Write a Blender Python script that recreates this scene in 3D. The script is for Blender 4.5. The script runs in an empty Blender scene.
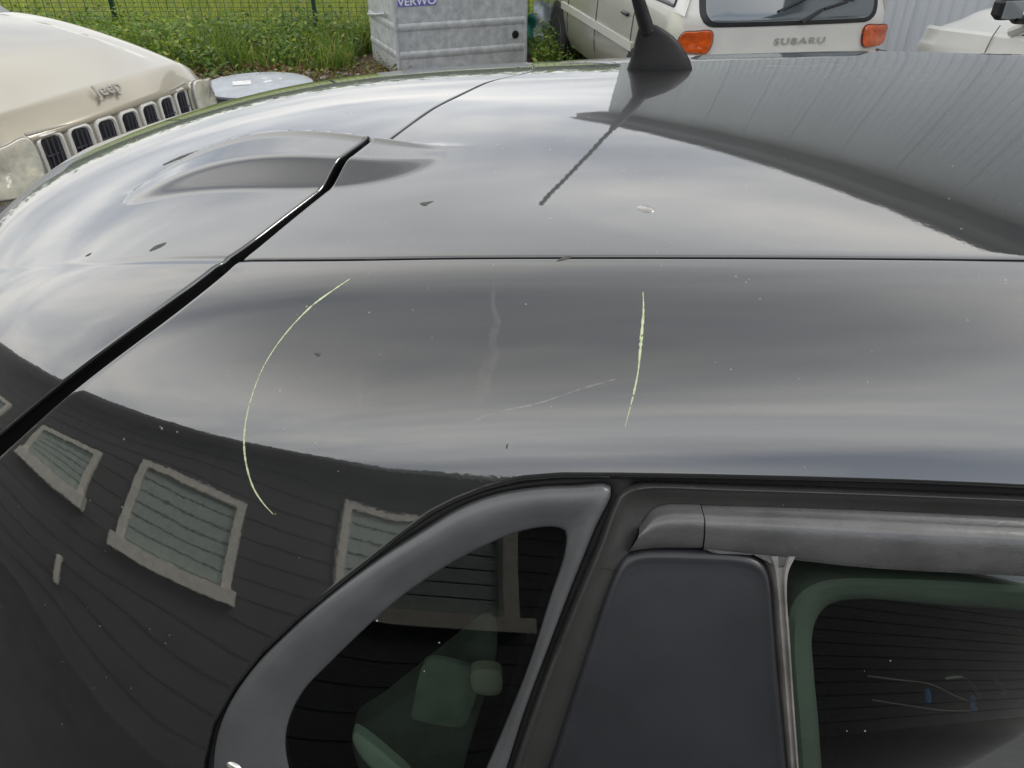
import bpy, math, random
import numpy as np
from mathutils import Vector, Matrix
R = math.radians
rng = np.random.default_rng(7); random.seed(7)
scene = bpy.context.scene
COL = scene.collection

# ------------------------------------------------------------------ camera, world, sun, exposure
PITCH = 34.0; FPX = 770.0; CAMZ = 1.87
cd = bpy.data.cameras.new('camera'); cam = bpy.data.objects.new('camera', cd); COL.objects.link(cam)
cam.location = (0, 0, CAMZ); cam.rotation_euler = (R(90 - PITCH), 0, 0)
cd.sensor_width = 36; cd.lens = FPX / 1024 * 36; cd.clip_start = 0.02; cd.clip_end = 3000
scene.camera = cam
scene.view_settings.view_transform = 'Standard'; scene.view_settings.look = 'None'
scene.view_settings.exposure = 0.78; scene.view_settings.gamma = 1.0
SUN_AZ, SUN_EL = 90.0, 38.0           # azimuth from +Y towards +X

def new_world():
    w = bpy.data.worlds.new('World'); scene.world = w; w.use_nodes = True
    nt = w.node_tree; n = nt.nodes; l = nt.links; n.clear()
    out = n.new('ShaderNodeOutputWorld'); bg = n.new('ShaderNodeBackground'); bg.inputs['Strength'].default_value = 0.1
    sky = n.new('ShaderNodeTexSky'); sky.sky_type = 'NISHITA'; sky.sun_disc = False
    sky.sun_elevation = R(SUN_EL); sky.sun_rotation = R(SUN_AZ); sky.dust_density = 2.0
    tc = n.new('ShaderNodeTexCoord'); sp = n.new('ShaderNodeSeparateXYZ'); l.new(tc.outputs['Generated'], sp.inputs[0])
    def math_(op, a, b=None, clamp=False):
        m = n.new('ShaderNodeMath'); m.operation = op; m.use_clamp = clamp
        for i, v in enumerate((a, b)):
            if v is None: continue
            if isinstance(v, (int, float)): m.inputs[i].default_value = v
            else: l.new(v, m.inputs[i])
        return m.outputs[0]
    den = math_('ADD', math_('MAXIMUM', sp.outputs[2], 0.0), 0.16)
    u = math_('DIVIDE', sp.outputs[0], den); v = math_('DIVIDE', sp.outputs[1], den)
    cb = n.new('ShaderNodeCombineXYZ'); l.new(u, cb.inputs[0]); l.new(v, cb.inputs[1])
    mp = n.new('ShaderNodeMapping'); l.new(cb.outputs[0], mp.inputs[0])
    mp.inputs['Rotation'].default_value = (0, 0, R(-12)); mp.inputs['Scale'].default_value = (0.55, 1.25, 1)
    mp.inputs['Location'].default_value = (0.4, 1.7, 0)
    nz = n.new('ShaderNodeTexNoise'); l.new(mp.outputs[0], nz.inputs['Vector'])
    nz.inputs['Scale'].default_value = 1.15; nz.inputs['Detail'].default_value = 6; nz.inputs['Roughness'].default_value = 0.55
    nz.inputs['Distortion'].default_value = 0.5
    r1 = n.new('ShaderNodeValToRGB'); l.new(nz.outputs['Fac'], r1.inputs[0])     # cloud brightness and tone
    e = r1.color_ramp.elements
    e[0].position = 0.30; e[0].color = (0.50, 0.52, 0.55, 1)
    e[1].position = 0.72; e[1].color = (1.0, 0.985, 0.93, 1)
    e.new(0.47).color = (0.70, 0.71, 0.72, 1); e.new(0.58).color = (0.90, 0.885, 0.85, 1)
    ml = n.new('ShaderNodeVectorMath'); ml.operation = 'SCALE'; l.new(r1.outputs[0], ml.inputs[0])
    nz3 = n.new('ShaderNodeTexNoise'); l.new(mp.outputs[0], nz3.inputs['Vector']); nz3.inputs['Scale'].default_value = 0.8; nz3.inputs['Detail'].default_value = 3
    zz = math_('ADD', sp.outputs[2], math_('MULTIPLY', math_('SUBTRACT', nz3.outputs['Fac'], 0.5), 0.18))
    mr = n.new('ShaderNodeMapRange'); mr.interpolation_type = 'SMOOTHSTEP'; l.new(zz, mr.inputs[0])      # heavier cloud base overhead, brighter towards the horizon
    mr.inputs[1].default_value = 0.62; mr.inputs[2].default_value = 0.98; mr.inputs[3].default_value = 14.5; mr.inputs[4].default_value = 6.9
    mh = n.new('ShaderNodeMapRange'); mh.interpolation_type = 'SMOOTHSTEP'; l.new(sp.outputs[2], mh.inputs[0])
    mh.inputs[1].default_value = 0.02; mh.inputs[2].default_value = 0.36; mh.inputs[3].default_value = 0.66; mh.inputs[4].default_value = 1.0
    l.new(math_('MULTIPLY', mr.outputs[0], mh.outputs[0]), ml.inputs['Scale'])
    mp2 = n.new('ShaderNodeMapping'); l.new(cb.outputs[0], mp2.inputs[0]); mp2.inputs['Scale'].default_value = (0.5, 1.1, 1); mp2.inputs['Location'].default_value = (7.3, 2.2, 0)
    nz2 = n.new('ShaderNodeTexNoise'); l.new(mp2.outputs[0], nz2.inputs['Vector'])
    nz2.inputs['Scale'].default_value = 0.6; nz2.inputs['Detail'].default_value = 5; nz2.inputs['Distortion'].default_value = 0.7
    r2 = n.new('ShaderNodeValToRGB'); l.new(nz2.outputs['Fac'], r2.inputs[0])     # gaps in the cover
    r2.color_ramp.elements[0].position = 0.30; r2.color_ramp.elements[0].color = (0.35, 0.35, 0.35, 1)
    r2.color_ramp.elements[1].position = 0.46; r2.color_ramp.elements[1].color = (1, 1, 1, 1)
    def ramp(v, a, b):
        q = n.new('ShaderNodeMapRange'); q.interpolation_type = 'SMOOTHSTEP'; l.new(v, q.inputs[0]); q.inputs[1].default_value = a; q.inputs[2].default_value = b; return q.outputs[0]
    open_ = math_('MULTIPLY', ramp(sp.outputs[1], -0.55, -0.85), ramp(sp.outputs[2], 0.56, 0.44))   # the cover breaks up low in the south
    l.new(math_('SUBTRACT', nz2.outputs['Fac'], math_('MULTIPLY', open_, 0.235)), r2.inputs[0])
    mx = n.new('ShaderNodeMixRGB'); l.new(r2.outputs[0], mx.inputs[0]); l.new(sky.outputs[0], mx.inputs[1]); l.new(ml.outputs[0], mx.inputs[2])
    l.new(mx.outputs[0], bg.inputs['Color']); l.new(bg.outputs[0], out.inputs['Surface'])
new_world()
sd = bpy.data.lights.new('sun', 'SUN'); sun = bpy.data.objects.new('sun', sd); COL.objects.link(sun)
sd.energy = 1.1; sd.angle = R(20); sd.color = (1.0, 0.96, 0.9)
sdir = Vector((math.sin(R(SUN_AZ)) * math.cos(R(SUN_EL)), math.cos(R(SUN_AZ)) * math.cos(R(SUN_EL)), math.sin(R(SUN_EL))))
sun.rotation_euler = sdir.to_track_quat('Z', 'Y').to_euler(); sun.location = (6, -3, 12)

# ------------------------------------------------------------------ materials
def mat(name, base, rough=0.5, metal=0.0, ior=1.5, coat=0.0, coat_rough=0.03, var=0.0, vscale=8.0, bump=0.0, bscale=60.0,
        base2=None, speck=0.0, sscale=70, speck_col=(0.5, 0.5, 0.48), emit=None, coat_ior=1.5, streak=None, detail=5):
    m = bpy.data.materials.new(name); m.use_nodes = True
    nt = m.node_tree; n = nt.nodes; l = nt.links; b = n['Principled BSDF']
    b.inputs['Base Color'].default_value = (*base, 1); b.inputs['Roughness'].default_value = rough
    b.inputs['Metallic'].default_value = metal; b.inputs['IOR'].default_value = ior
    b.inputs['Coat Weight'].default_value = coat; b.inputs['Coat Roughness'].default_value = coat_rough; b.inputs['Coat IOR'].default_value = coat_ior
    tc = n.new('ShaderNodeTexCoord'); vec = tc.outputs['Object']
    if streak:
        mp = n.new('ShaderNodeMapping'); l.new(vec, mp.inputs[0]); mp.inputs['Scale'].default_value = streak; vec = mp.outputs[0]
    col = None
    if var > 0 or base2:
        nz = n.new('ShaderNodeTexNoise'); l.new(vec, nz.inputs['Vector']); nz.inputs['Scale'].default_value = vscale; nz.inputs['Detail'].default_value = detail
        nz.inputs['Roughness'].default_value = 0.6
        cr = n.new('ShaderNodeValToRGB'); l.new(nz.outputs['Fac'], cr.inputs[0])
        if base2 is None: base2 = tuple(c * (1 - var) for c in base); b1 = tuple(min(1, c * (1 + var)) for c in base)
        else: b1 = base
        cr.color_ramp.elements[0].position = 0.34; cr.color_ramp.elements[0].color = (*base2, 1)
        cr.color_ramp.elements[1].position = 0.66; cr.color_ramp.elements[1].color = (*b1, 1)
        col = cr.outputs[0]
        rr = n.new('ShaderNodeMapRange'); l.new(nz.outputs['Fac'], rr.inputs[0]); rr.inputs[1].default_value = 0.3; rr.inputs[2].default_value = 0.7
        rr.inputs[3].default_value = rough * 0.85; rr.inputs[4].default_value = min(1, rough * 1.15); l.new(rr.outputs[0], b.inputs['Roughness'])
    if speck > 0:
        vo = n.new('ShaderNodeTexVoronoi'); l.new(tc.outputs['Object'], vo.inputs['Vector']); vo.inputs['Scale'].default_value = sscale
        n3 = n.new('ShaderNodeTexNoise'); l.new(tc.outputs['Object'], n3.inputs['Vector']); n3.inputs['Scale'].default_value = sscale * 0.37; n3.inputs['Detail'].default_value = 2
        mm = n.new('ShaderNodeMapRange'); l.new(n3.outputs['Fac'], mm.inputs[0]); mm.inputs[1].default_value = 0.52; mm.inputs[2].default_value = 0.75; mm.inputs[3].default_value = 0.0; mm.inputs[4].default_value = speck
        lt = n.new('ShaderNodeMath'); lt.operation = 'LESS_THAN'; l.new(vo.outputs['Distance'], lt.inputs[0]); l.new(mm.outputs[0], lt.inputs[1])
        mx = n.new('ShaderNodeMixRGB'); l.new(lt.outputs[0], mx.inputs[0])
        if col is None: mx.inputs[1].default_value = (*base, 1)
        else: l.new(col, mx.inputs[1])
        mx.inputs[2].default_value = (*speck_col, 1); col = mx.outputs[0]
        if coat > 0:
            iv = n.new('ShaderNodeMath'); iv.operation = 'MULTIPLY_ADD'; l.new(lt.outputs[0], iv.inputs[0]); iv.inputs[1].default_value = -coat * 0.8; iv.inputs[2].default_value = coat
            l.new(iv.outputs[0], b.inputs['Coat Weight'])
    if col is not None: l.new(col, b.inputs['Base Color'])
    if bump > 0:
        nb = n.new('ShaderNodeTexNoise'); l.new(vec, nb.inputs['Vector']); nb.inputs['Scale'].default_value = bscale; nb.inputs['Detail'].default_value = 4
        bp = n.new('ShaderNodeBump'); l.new(nb.outputs['Fac'], bp.inputs['Height']); bp.inputs['Strength'].default_value = 1.0; bp.inputs['Distance'].default_value = bump
        l.new(bp.outputs[0], b.inputs['Normal']); 
        if coat > 0: l.new(bp.outputs[0], b.inputs['Coat Normal'])
    return m

def glass(name, tint, rough=0.0, refl=1.52):
    m = bpy.data.materials.new(name); m.use_nodes = True
    nt = m.node_tree; n = nt.nodes; l = nt.links; n.clear()
    o = n.new('ShaderNodeOutputMaterial'); tr = n.new('ShaderNodeBsdfTransparent'); tr.inputs[0].default_value = (*tint, 1)
    gl = n.new('ShaderNodeBsdfGlossy'); gl.inputs['Roughness'].default_value = rough; gl.inputs[0].default_value = (1, 1, 1, 1)
    fr = n.new('ShaderNodeFresnel'); fr.inputs['IOR'].default_value = refl
    mx = n.new('ShaderNodeMixShader'); l.new(fr.outputs[0], mx.inputs[0]); l.new(tr.outputs[0], mx.inputs[1]); l.new(gl.outputs[0], mx.inputs[2])
    tc = n.new('ShaderNodeTexCoord'); vo = n.new('ShaderNodeTexVoronoi'); vo.inputs['Scale'].default_value = 45; l.new(tc.outputs['Object'], vo.inputs['Vector'])
    n3 = n.new('ShaderNodeTexNoise'); n3.inputs['Scale'].default_value = 14; l.new(tc.outputs['Object'], n3.inputs['Vector'])
    mm = n.new('ShaderNodeMapRange'); l.new(n3.outputs['Fac'], mm.inputs[0]); mm.inputs[1].default_value = 0.5; mm.inputs[2].default_value = 0.8; mm.inputs[3].default_value = 0; mm.inputs[4].default_value = 0.09
    lt = n.new('ShaderNodeMath'); lt.operation = 'LESS_THAN'; l.new(vo.outputs['Distance'], lt.inputs[0]); l.new(mm.outputs[0], lt.inputs[1])
    df = n.new('ShaderNodeBsdfDiffuse'); df.inputs[0].default_value = (0.35, 0.36, 0.33, 1)
    m2 = n.new('ShaderNodeMixShader'); l.new(lt.outputs[0], m2.inputs[0]); l.new(mx.outputs[0], m2.inputs[1]); l.new(df.outputs[0], m2.inputs[2])
    l.new(m2.outputs[0], o.inputs[0]); return m

def alpha_mat(name, col, a, nscale=60, lo=0.4, hi=0.65, rough=0.6):
    m = bpy.data.materials.new(name); m.use_nodes = True
    nt = m.node_tree; n = nt.nodes; l = nt.links; b = n['Principled BSDF']
    b.inputs['Base Color'].default_value = (*col, 1); b.inputs['Roughness'].default_value = rough
    tc = n.new('ShaderNodeTexCoord'); nz = n.new('ShaderNodeTexNoise'); l.new(tc.outputs['Object'], nz.inputs['Vector']); nz.inputs['Scale'].default_value = nscale; nz.inputs['Detail'].default_value = 4
    mr = n.new('ShaderNodeMapRange'); l.new(nz.outputs['Fac'], mr.inputs[0]); mr.inputs[1].default_value = lo; mr.inputs[2].default_value = hi; mr.inputs[3].default_value = 0; mr.inputs[4].default_value = a
    l.new(mr.outputs[0], b.inputs['Alpha']); return m

M = {}
M['paint'] = mat('dark_metallic_paint', (0.014, 0.0145, 0.015), 0.30, 0.35, coat=1.0, coat_rough=0.012, coat_ior=2.15, var=0.10, vscale=3.0,
                 speck=0.15, sscale=105, speck_col=(0.24, 0.24, 0.22), bump=0.000012, bscale=260)
def waviness(m, dist, scale):      # faint long-wave unevenness of pressed and painted sheet
    nt = m.node_tree; n = nt.nodes; l = nt.links; b = n['Principled BSDF']; old = [x for x in n if x.type == 'BUMP'][0]
    tc = n.new('ShaderNodeTexCoord'); nb = n.new('ShaderNodeTexNoise'); l.new(tc.outputs['Object'], nb.inputs['Vector']); nb.inputs['Scale'].default_value = scale; nb.inputs['Detail'].default_value = 2
    bp = n.new('ShaderNodeBump'); bp.inputs['Distance'].default_value = dist; l.new(nb.outputs['Fac'], bp.inputs['Height']); l.new(bp.outputs[0], old.inputs['Normal'])
waviness(M['paint'], 0.00022, 9)
M['shell'] = mat('black_rubber', (0.006, 0.006, 0.007), 0.75, var=0.2, bump=0.0003, bscale=200)
M['satin_trim'] = mat('satin_trim', (0.105, 0.107, 0.112), 0.34, 0.35, var=0.10, vscale=20, bump=0.00006, bscale=900, speck=0.06, sscale=80, speck_col=(0.3, 0.3, 0.28))
M['door_frame'] = mat('worn_black_plastic', (0.036, 0.035, 0.034), 0.27, 0.0, ior=1.6, var=0.14, vscale=9, bump=0.00012, bscale=500, speck=0.05, sscale=90, speck_col=(0.35, 0.33, 0.28))
M['deflector'] = mat('faded_black_plastic', (0.085, 0.084, 0.085), 0.27, 0.0, ior=1.7, var=0.18, vscale=40, bump=0.00015, bscale=380, speck=0.05, sscale=90, speck_col=(0.3, 0.3, 0.27), streak=(0.5, 1, 1))
M['pillar'] = mat('matte_blue_black_film', (0.024, 0.025, 0.029), 0.36, 0.0, var=0.14, vscale=9, bump=0.00005, bscale=900, speck=0.05, sscale=75, speck_col=(0.25, 0.25, 0.26))
M['rubber'] = mat('grey_rubber', (0.21, 0.20, 0.19), 0.5, var=0.25, vscale=40, bump=0.0003, bscale=300)
M['glass'] = glass('green_tinted_glass', (0.37, 0.43, 0.38), refl=1.44)
M['antenna'] = mat('antenna_plastic', (0.011, 0.011, 0.012), 0.5, ior=1.38, var=0.2, vscale=60, bump=0.0002, bscale=700)
M['scratch'] = alpha_mat('pale_green_scuff', (0.52, 0.60, 0.36), 1.0, 260, .24, .44)
M['chip'] = mat('dark_grime', (0.07, 0.067, 0.06), 0.8, var=0.3, vscale=200)
M['droplet'] = mat('pale_resin', (0.30, 0.29, 0.27), 0.15, var=0.2, vscale=100, coat=0.8)
M['stain'] = alpha_mat('dried_water_mark', (0.55, 0.52, 0.48), 0.10, 90, 0.22, 0.75)
M['hair'] = alpha_mat('faint_hairline', (0.6, 0.6, 0.58), 0.28, 160, 0.30, 0.6)
M['innertrim'] = mat('pale_interior_plastic', (0.31, 0.34, 0.32), 0.6, var=0.08, vscale=12, bump=0.0002, bscale=500)
M['interior'] = mat('black_interior_fabric', (0.010, 0.010, 0.012), 0.95, ior=1.12, var=0.35, vscale=30, bump=0.0006, bscale=300)
M['steel'] = mat('bright_steel', (0.62, 0.60, 0.55), 0.22, 1.0, var=0.15, vscale=50)
M['bluestrap'] = mat('blue_strap', (0.02, 0.16, 0.42), 0.6, var=0.2, vscale=80)
M['chrome'] = mat('dull_chrome', (0.62, 0.61, 0.58), 0.22, 1.0, var=0.1)

# ------------------------------------------------------------------ object helpers
def empty(name, loc, label, cat, group=None, rz=0.0):
    o = bpy.data.objects.new(name, None); COL.objects.link(o); o.location = loc; o.rotation_euler = (0, 0, rz)
    o.empty_display_size = 0.1
    o['label'] = label; o['category'] = cat
    if group: o['group'] = group
    return o
def mesh_obj(name, verts, faces, m=None, parent=None, smooth=True, sharp=40, kind=None, label=None):
    me = bpy.data.meshes.new(name); verts = np.asarray(verts, float)
    if parent is not None and parent.get('_world'):     # parts authored in world space
        verts = verts - np.array(parent['_world'])
    me.from_pydata(verts.tolist(), [], faces if isinstance(faces, list) else faces.tolist()); me.update()
    if smooth:
        me.polygons.foreach_set('use_smooth', [True] * len(me.polygons))
        if sharp: me.set_sharp_from_angle(angle=R(sharp))
    if m is not None: me.materials.append(m)
    o = bpy.data.objects.new(name, me); COL.objects.link(o)
    if parent is not None: o.parent = parent
    if kind: o['kind'] = kind
    if label: o['label'] = label
    return o
def grid_faces(m, n, off=0, flip=False, wrap=False):
    i, j = np.meshgrid(np.arange(m - 1), np.arange(n if wrap else n - 1), indexing='ij')
    a = i * n + j; b = i * n + (j + 1) % n; c = (i + 1) * n + (j + 1) % n; d = (i + 1) * n + j
    f = np.stack([a, b, c, d], -1).reshape(-1, 4) + off
    return f[:, ::-1] if flip else f
def grid_obj(name, P, m=None, parent=None, **k):
    P = np.asarray(P); return mesh_obj(name, P.reshape(-1, 3), grid_faces(P.shape[0], P.shape[1]), m, parent, **k)

class MB:
    def __init__(s): s.v = []; s.f = []
    def add(s, v, f):
        o = len(s.v); s.v += [tuple(p) for p in v]; s.f += [tuple(int(i) + o for i in q) for q in f]
    def box(s, c, d, rz=0.0, bevel=0.0, rx=0.0, ry=0.0):
        hx, hy, hz = d[0] / 2, d[1] / 2, d[2] / 2
        if bevel <= 0:
            v = [(x, y, z) for z in (-hz, hz) for x, y in ((-hx, -hy), (hx, -hy), (hx, hy), (-hx, hy))]
            f = [(3, 2, 1, 0), (4, 5, 6, 7), (0, 1, 5, 4), (1, 2, 6, 5), (2, 3, 7, 6), (3, 0, 4, 7)]
        else:
            b = min(bevel, hx * .9, hy * .9, hz * .9); v = []; f = []
            def ring(k, z):
                return [(-hx + k, -hy, z), (hx - k, -hy, z), (hx, -hy + k, z), (hx, hy - k, z), (hx - k, hy, z), (-hx + k, hy, z), (-hx, hy - k, z), (-hx, -hy + k, z)]
            def sring(k, z, sh):
                return [(x * (1 - sh / hx) if hx else x, y * (1 - sh / hy), z) for x, y, _ in ring(k, z)]
            rs = [sring(b, -hz, b), ring(b, -hz + b), ring(b, hz - b), sring(b, hz, b)]
            for r_ in rs: v += r_
            for i in range(3):
                for j in range(8): f.append((i * 8 + j, i * 8 + (j + 1) % 8, (i + 1) * 8 + (j + 1) % 8, (i + 1) * 8 + j))
            f.append(tuple(range(7, -1, -1))); f.append(tuple(range(24, 32)))
        mt = Matrix.Translation(c) @ Matrix.Rotation(rz, 4, 'Z') @ Matrix.Rotation(ry, 4, 'Y') @ Matrix.Rotation(rx, 4, 'X')
        s.add([mt @ Vector(p) for p in v], f); return s
    def tube(s, pts, r, k=8, cap=True):
        pts = [Vector(p) for p in pts]; n = len(pts); rr = r if isinstance(r, (list, tuple)) else [r] * n
        v = []; f = []; up = Vector((0, 0, 1))
        for i, p in enumerate(pts):
            t = (pts[min(i + 1, n - 1)] - pts[max(i - 1, 0)]).normalized()
            a = t.cross(up); a = a.normalized() if a.length > 1e-3 else Vector((1, 0, 0)); b = t.cross(a).normalized()
            for j in range(k):
                q = 2 * math.pi * j / k; v.append(p + (a * math.cos(q) + b * math.sin(q)) * rr[i])
        for i in range(n - 1):
            for j in range(k): f.append((i * k + j, i * k + (j + 1) % k, (i + 1) * k + (j + 1) % k, (i + 1) * k + j))
        if cap: f.append(tuple(range(k - 1, -1, -1))); f.append(tuple(range((n - 1) * k, n * k)))
        s.add(v, f); return s
    def lathe(s, prof, c=(0, 0, 0), k=24, rot=None):
        v = []; f = []; n = len(prof)
        for r_, z in prof:
            for j in range(k):
                q = 2 * math.pi * j / k; p = Vector((r_ * math.cos(q), r_ * math.sin(q), z))
                if rot is not None: p = rot @ p
                v.append(Vector(c) + p)
        for i in range(n - 1):
            for j in range(k): f.append((i * k + j, i * k + (j + 1) % k, (i + 1) * k + (j + 1) % k, (i + 1) * k + j))
        f.append(tuple(range(k - 1, -1, -1))); f.append(tuple(range((n - 1) * k, n * k)))
        s.add(v, f); return s
    def grid(s, P):
        P = np.asarray(P); s.add(P.reshape(-1, 3), grid_faces(P.shape[0], P.shape[1])); return s
    def ngon_prism(s, pts, d):      # pts 3-D loop, extruded by vector d
        n = len(pts); d = Vector(d); a = [Vector(p) for p in pts]; b = [p + d for p in a]
        s.add(a + b, [tuple(range(n)), tuple(range(2 * n - 1, n - 1, -1))] + [(i, i + n, (i + 1) % n + n, (i + 1) % n) for i in range(n)]); return s
    def build(s, name, m=None, parent=None, smooth=True, sharp=35, kind=None, label=None):
        return mesh_obj(name, [tuple(p) for p in s.v], s.f, m, parent, smooth, sharp, kind, label)

def text_obj(name, body, size, m, parent, mtx, ext=0.004, bold=0.0, sx=1.0, space=1.0, label=None):
    cu = bpy.data.curves.new(name, 'FONT'); cu.body = body; cu.size = size; cu.extrude = ext; cu.align_x = 'CENTER'; cu.offset = bold; cu.space_character = space
    cu.resolution_u = 3
    t = bpy.data.objects.new(name, cu); COL.objects.link(t); bpy.context.view_layer.update()
    me = bpy.data.meshes.new_from_object(t.evaluated_get(bpy.context.evaluated_depsgraph_get()))
    bpy.data.objects.remove(t); bpy.data.curves.remove(cu)
    me.name = name; me.transform(mtx @ Matrix.Diagonal((sx, 1, 1, 1))); me.materials.clear(); me.materials.append(m)
    o = bpy.data.objects.new(name, me); COL.objects.link(o); o.parent = parent
    if label: o['label'] = label
    return o

# ------------------------------------------------------------------ the dark car's skin: a lofted surface S(X, s)
SP = [1.6192, 0.0219, 0.3351, 3.3508, 0.0817, 0.6439, 0.6103, 1.5034, 0.2366, 0.0041, -0.0089,
      14.5989, 57.5, 66.0, 12.1502, 52.2687, 77.5173, -139.5, 2.0347]
SS = np.linspace(0, 1.6, 641); S1 = .5025
def _prof(T, cap=1.0):
    a = np.where(SS < S1, 11.1 * SS / S1, T[0] + (T[1] - T[0]) * np.clip((SS - S1) / .2, 0, 1))
    a = np.where(SS > S1 + .2, T[1] + (T[2] - T[1]) * np.clip((SS - S1 - .2) / .3, 0, cap), a)
    kk = np.ones(9) / 9; a = np.where((SS > .03) & (SS < 1.5), np.convolve(np.pad(a, 4, 'edge'), kk, 'valid'), a)
    th = np.radians(a); d = SS[1]
    return [np.concatenate([[0], np.cumsum(f((th[1:] + th[:-1]) / 2) * d)]) for f in (np.cos, np.sin)]
_oA, _qA = _prof(SP[11:14]); _oB, _qB = _prof(SP[14:17], .42); _D = float(np.interp(S1, SS, _oA))
def S0(X, s):
    z0, zx, zq, pz, x0, ne, kn, fe, fs, kf, zr = SP[:11]; pn = SP[18]
    X = np.asarray(X, float); s = np.asarray(s, float)
    xx = np.maximum(x0 - X, 0); xl = .47; zc = z0 - zx * np.maximum(X - .1, 0) ** 2 - zq * np.where(xx < xl, xx ** pz, xl ** pz + pz * xl ** (pz - 1) * (xx - xl) + 1.1 * (xx - xl) ** 2)
    n = ne + kn * np.maximum(-X - .1, 0) ** pn; f = fe + fs * X - kf * np.maximum(-X, 0) ** 2
    f = np.where(X > .6, fe + fs * .6 + .05 * (1 - np.exp(-(X - .6) * fs / .05)), f)
    yc = (n + f) / 2; hw = (f - n) / 2
    sg = np.sign(s); a = np.abs(s); w = np.clip((np.sqrt(X ** 2 + .0081) - X) / 1.0, 0, 1.4); w = np.where(sg < 0, 0, w)
    o = np.interp(a, SS, _oA) * (1 - w) + w * np.interp(a, SS, _oB); q = np.interp(a, SS, _qA) * (1 - w) + w * np.interp(a, SS, _qB)
    o = np.where(o < _D, o * hw / _D, hw + (o - _D))
    return np.stack([X + 0 * s, yc - sg * o, zc - q - zr * sg * o], -1)
CP, SNP = math.cos(R(PITCH)), math.sin(R(PITCH))
def proj(p):
    q = np.asarray(p) - np.array([0, 0, CAMZ]); de = q[..., 1] * CP - q[..., 2] * SNP; up = q[..., 1] * SNP + q[..., 2] * CP
    return 512 + FPX * q[..., 0] / de, 384 - FPX * up / de
_gx, _gs = np.meshgrid(np.linspace(-1.0, 1.5, 251), np.linspace(-.4, 1.5, 191), indexing='ij')
_gp = S0(_gx, _gs); _px, _py = proj(_gp)
_nn = np.cross(np.gradient(_gp, axis=0), np.gradient(_gp, axis=1)); _nn *= np.sign(_nn[..., 2:3] + 1e-12)
_bad = ((_gp - np.array([0, 0, CAMZ])) * _nn).sum(-1) > 0
def on_skin(x, y):
    """skin coordinates (X, s) of the spot seen at a photo position"""
    d = (_px - x) ** 2 + (_py - y) ** 2 + 1e9 * _bad; k = np.unravel_index(d.argmin(), d.shape)
    u = np.array([_gx[k], _gs[k]])
    for _ in range(6):
        e = 1e-4; b = np.array(proj(S0(*u))); J = np.stack([(np.array(proj(S0(u[0] + e, u[1]))) - b) / e, (np.array(proj(S0(u[0], u[1] + e))) - b) / e], 1)
        try: du = np.linalg.solve(J, np.array([x, y]) - b)
        except Exception: break
        du = np.clip(du, -.03, .03); u = u + du
    return u
def skin_pts(P): return np.array([on_skin(*p) for p in P])
def catmull(P, n, closed=False):
    P = np.asarray(P, float); m = len(P); out = []
    k = m if closed else m - 1
    for i in range(k):
        if closed: a, b, c, d = P[(i - 1) % m], P[i], P[(i + 1) % m], P[(i + 2) % m]
        else: a, b, c, d = P[max(i - 1, 0)], P[i], P[i + 1], P[min(i + 2, m - 1)]
        for t in np.linspace(0, 1, 12, endpoint=False):
            t1 = np.linalg.norm(b - a) ** .5 + 1e-9; t2 = np.linalg.norm(c - b) ** .5 + 1e-9; t3 = np.linalg.norm(d - c) ** .5 + 1e-9
            # centripetal tangents
            m1 = (c - b) if np.allclose(a, b) else ((b - a) / t1 - (c - a) / (t1 + t2) + (c - b) / t2) * t2
            m2 = (c - b) if np.allclose(c, d) else ((c - b) / t2 - (d - b) / (t2 + t3) + (d - c) / t3) * t2
            out.append((2 * t ** 3 - 3 * t ** 2 + 1) * b + (t ** 3 - 2 * t ** 2 + t) * m1 + (-2 * t ** 3 + 3 * t ** 2) * c + (t ** 3 - t ** 2) * m2)
    out.append(P[0] if closed else P[-1]); out = np.array(out)
    L = np.concatenate([[0], np.cumsum(np.linalg.norm(np.diff(out, axis=0), axis=1))])
    t = np.linspace(0, L[-1], n + 1)[:-1] if closed else np.linspace(0, L[-1], n)
    return np.stack([np.interp(t, L, out[:, i]) for i in range(out.shape[1])], 1)

# raised fairing across the seam
_cr = skin_pts([(128, 196), (150, 182), (185, 169), (225, 160.5), (290, 154), (350, 152), (400, 150), (445, 148)])
_cr = _cr[np.argsort(_cr[:, 0])]
BX0, BX1 = _cr[0, 0], _cr[-1, 0]
_cp = np.poly1d(np.polyfit(_cr[:, 0], _cr[:, 1], 3)); _crs = np.linspace(BX0, BX1, 60); _crs = np.stack([_crs, _cp(_crs)], 1)
def sst(a, b, x): t = np.clip((x - a) / (b - a), 0, 1); return t * t * (3 - 2 * t)
def bulge(X, s):
    sc = np.interp(X, _crs[:, 0], _crs[:, 1]); d = s - sc
    tt = np.clip((X - BX0) / (BX1 - BX0) * 2 - 1, -1, 1); A = (1 - tt ** 2) ** 1.1 * 1.02; wf = .30 + .70 * (1 - tt ** 2 + 1e-9) ** .7; dn = d / wf
    A2 = sst(BX0 - .02, BX0 + .08, X) * (1 - sst(BX1 - .05, BX1 + .04, X))
    g = np.where(d < 0, sst(-.020, 0.0, d), 1.0)
    near = (1 - .12 * np.clip(dn / .06, 0, 1)) * (1 - sst(.064, .114, dn))
    ridge = .0020 * np.exp(-(d / .008) ** 2)
    return .0225 * A * g * np.where(d < 0, 1.0, near) + ridge * A2
def crease(X, s):      # soft moulded line that carries the roof joint on over the tailgate
    a = sst(-.43, -.30, X) * (1 - sst(-.26, -.235, X))
    d = s - (S1 - .002)
    return a * (-.0012 * np.exp(-(d / .005) ** 2) + .0006 * np.exp(-((d - .010) / .006) ** 2))
def S(X, s):
    P = S0(X, s); P = P.copy(); P[..., 2] += bulge(X, s) + crease(X, s); return P
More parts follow.
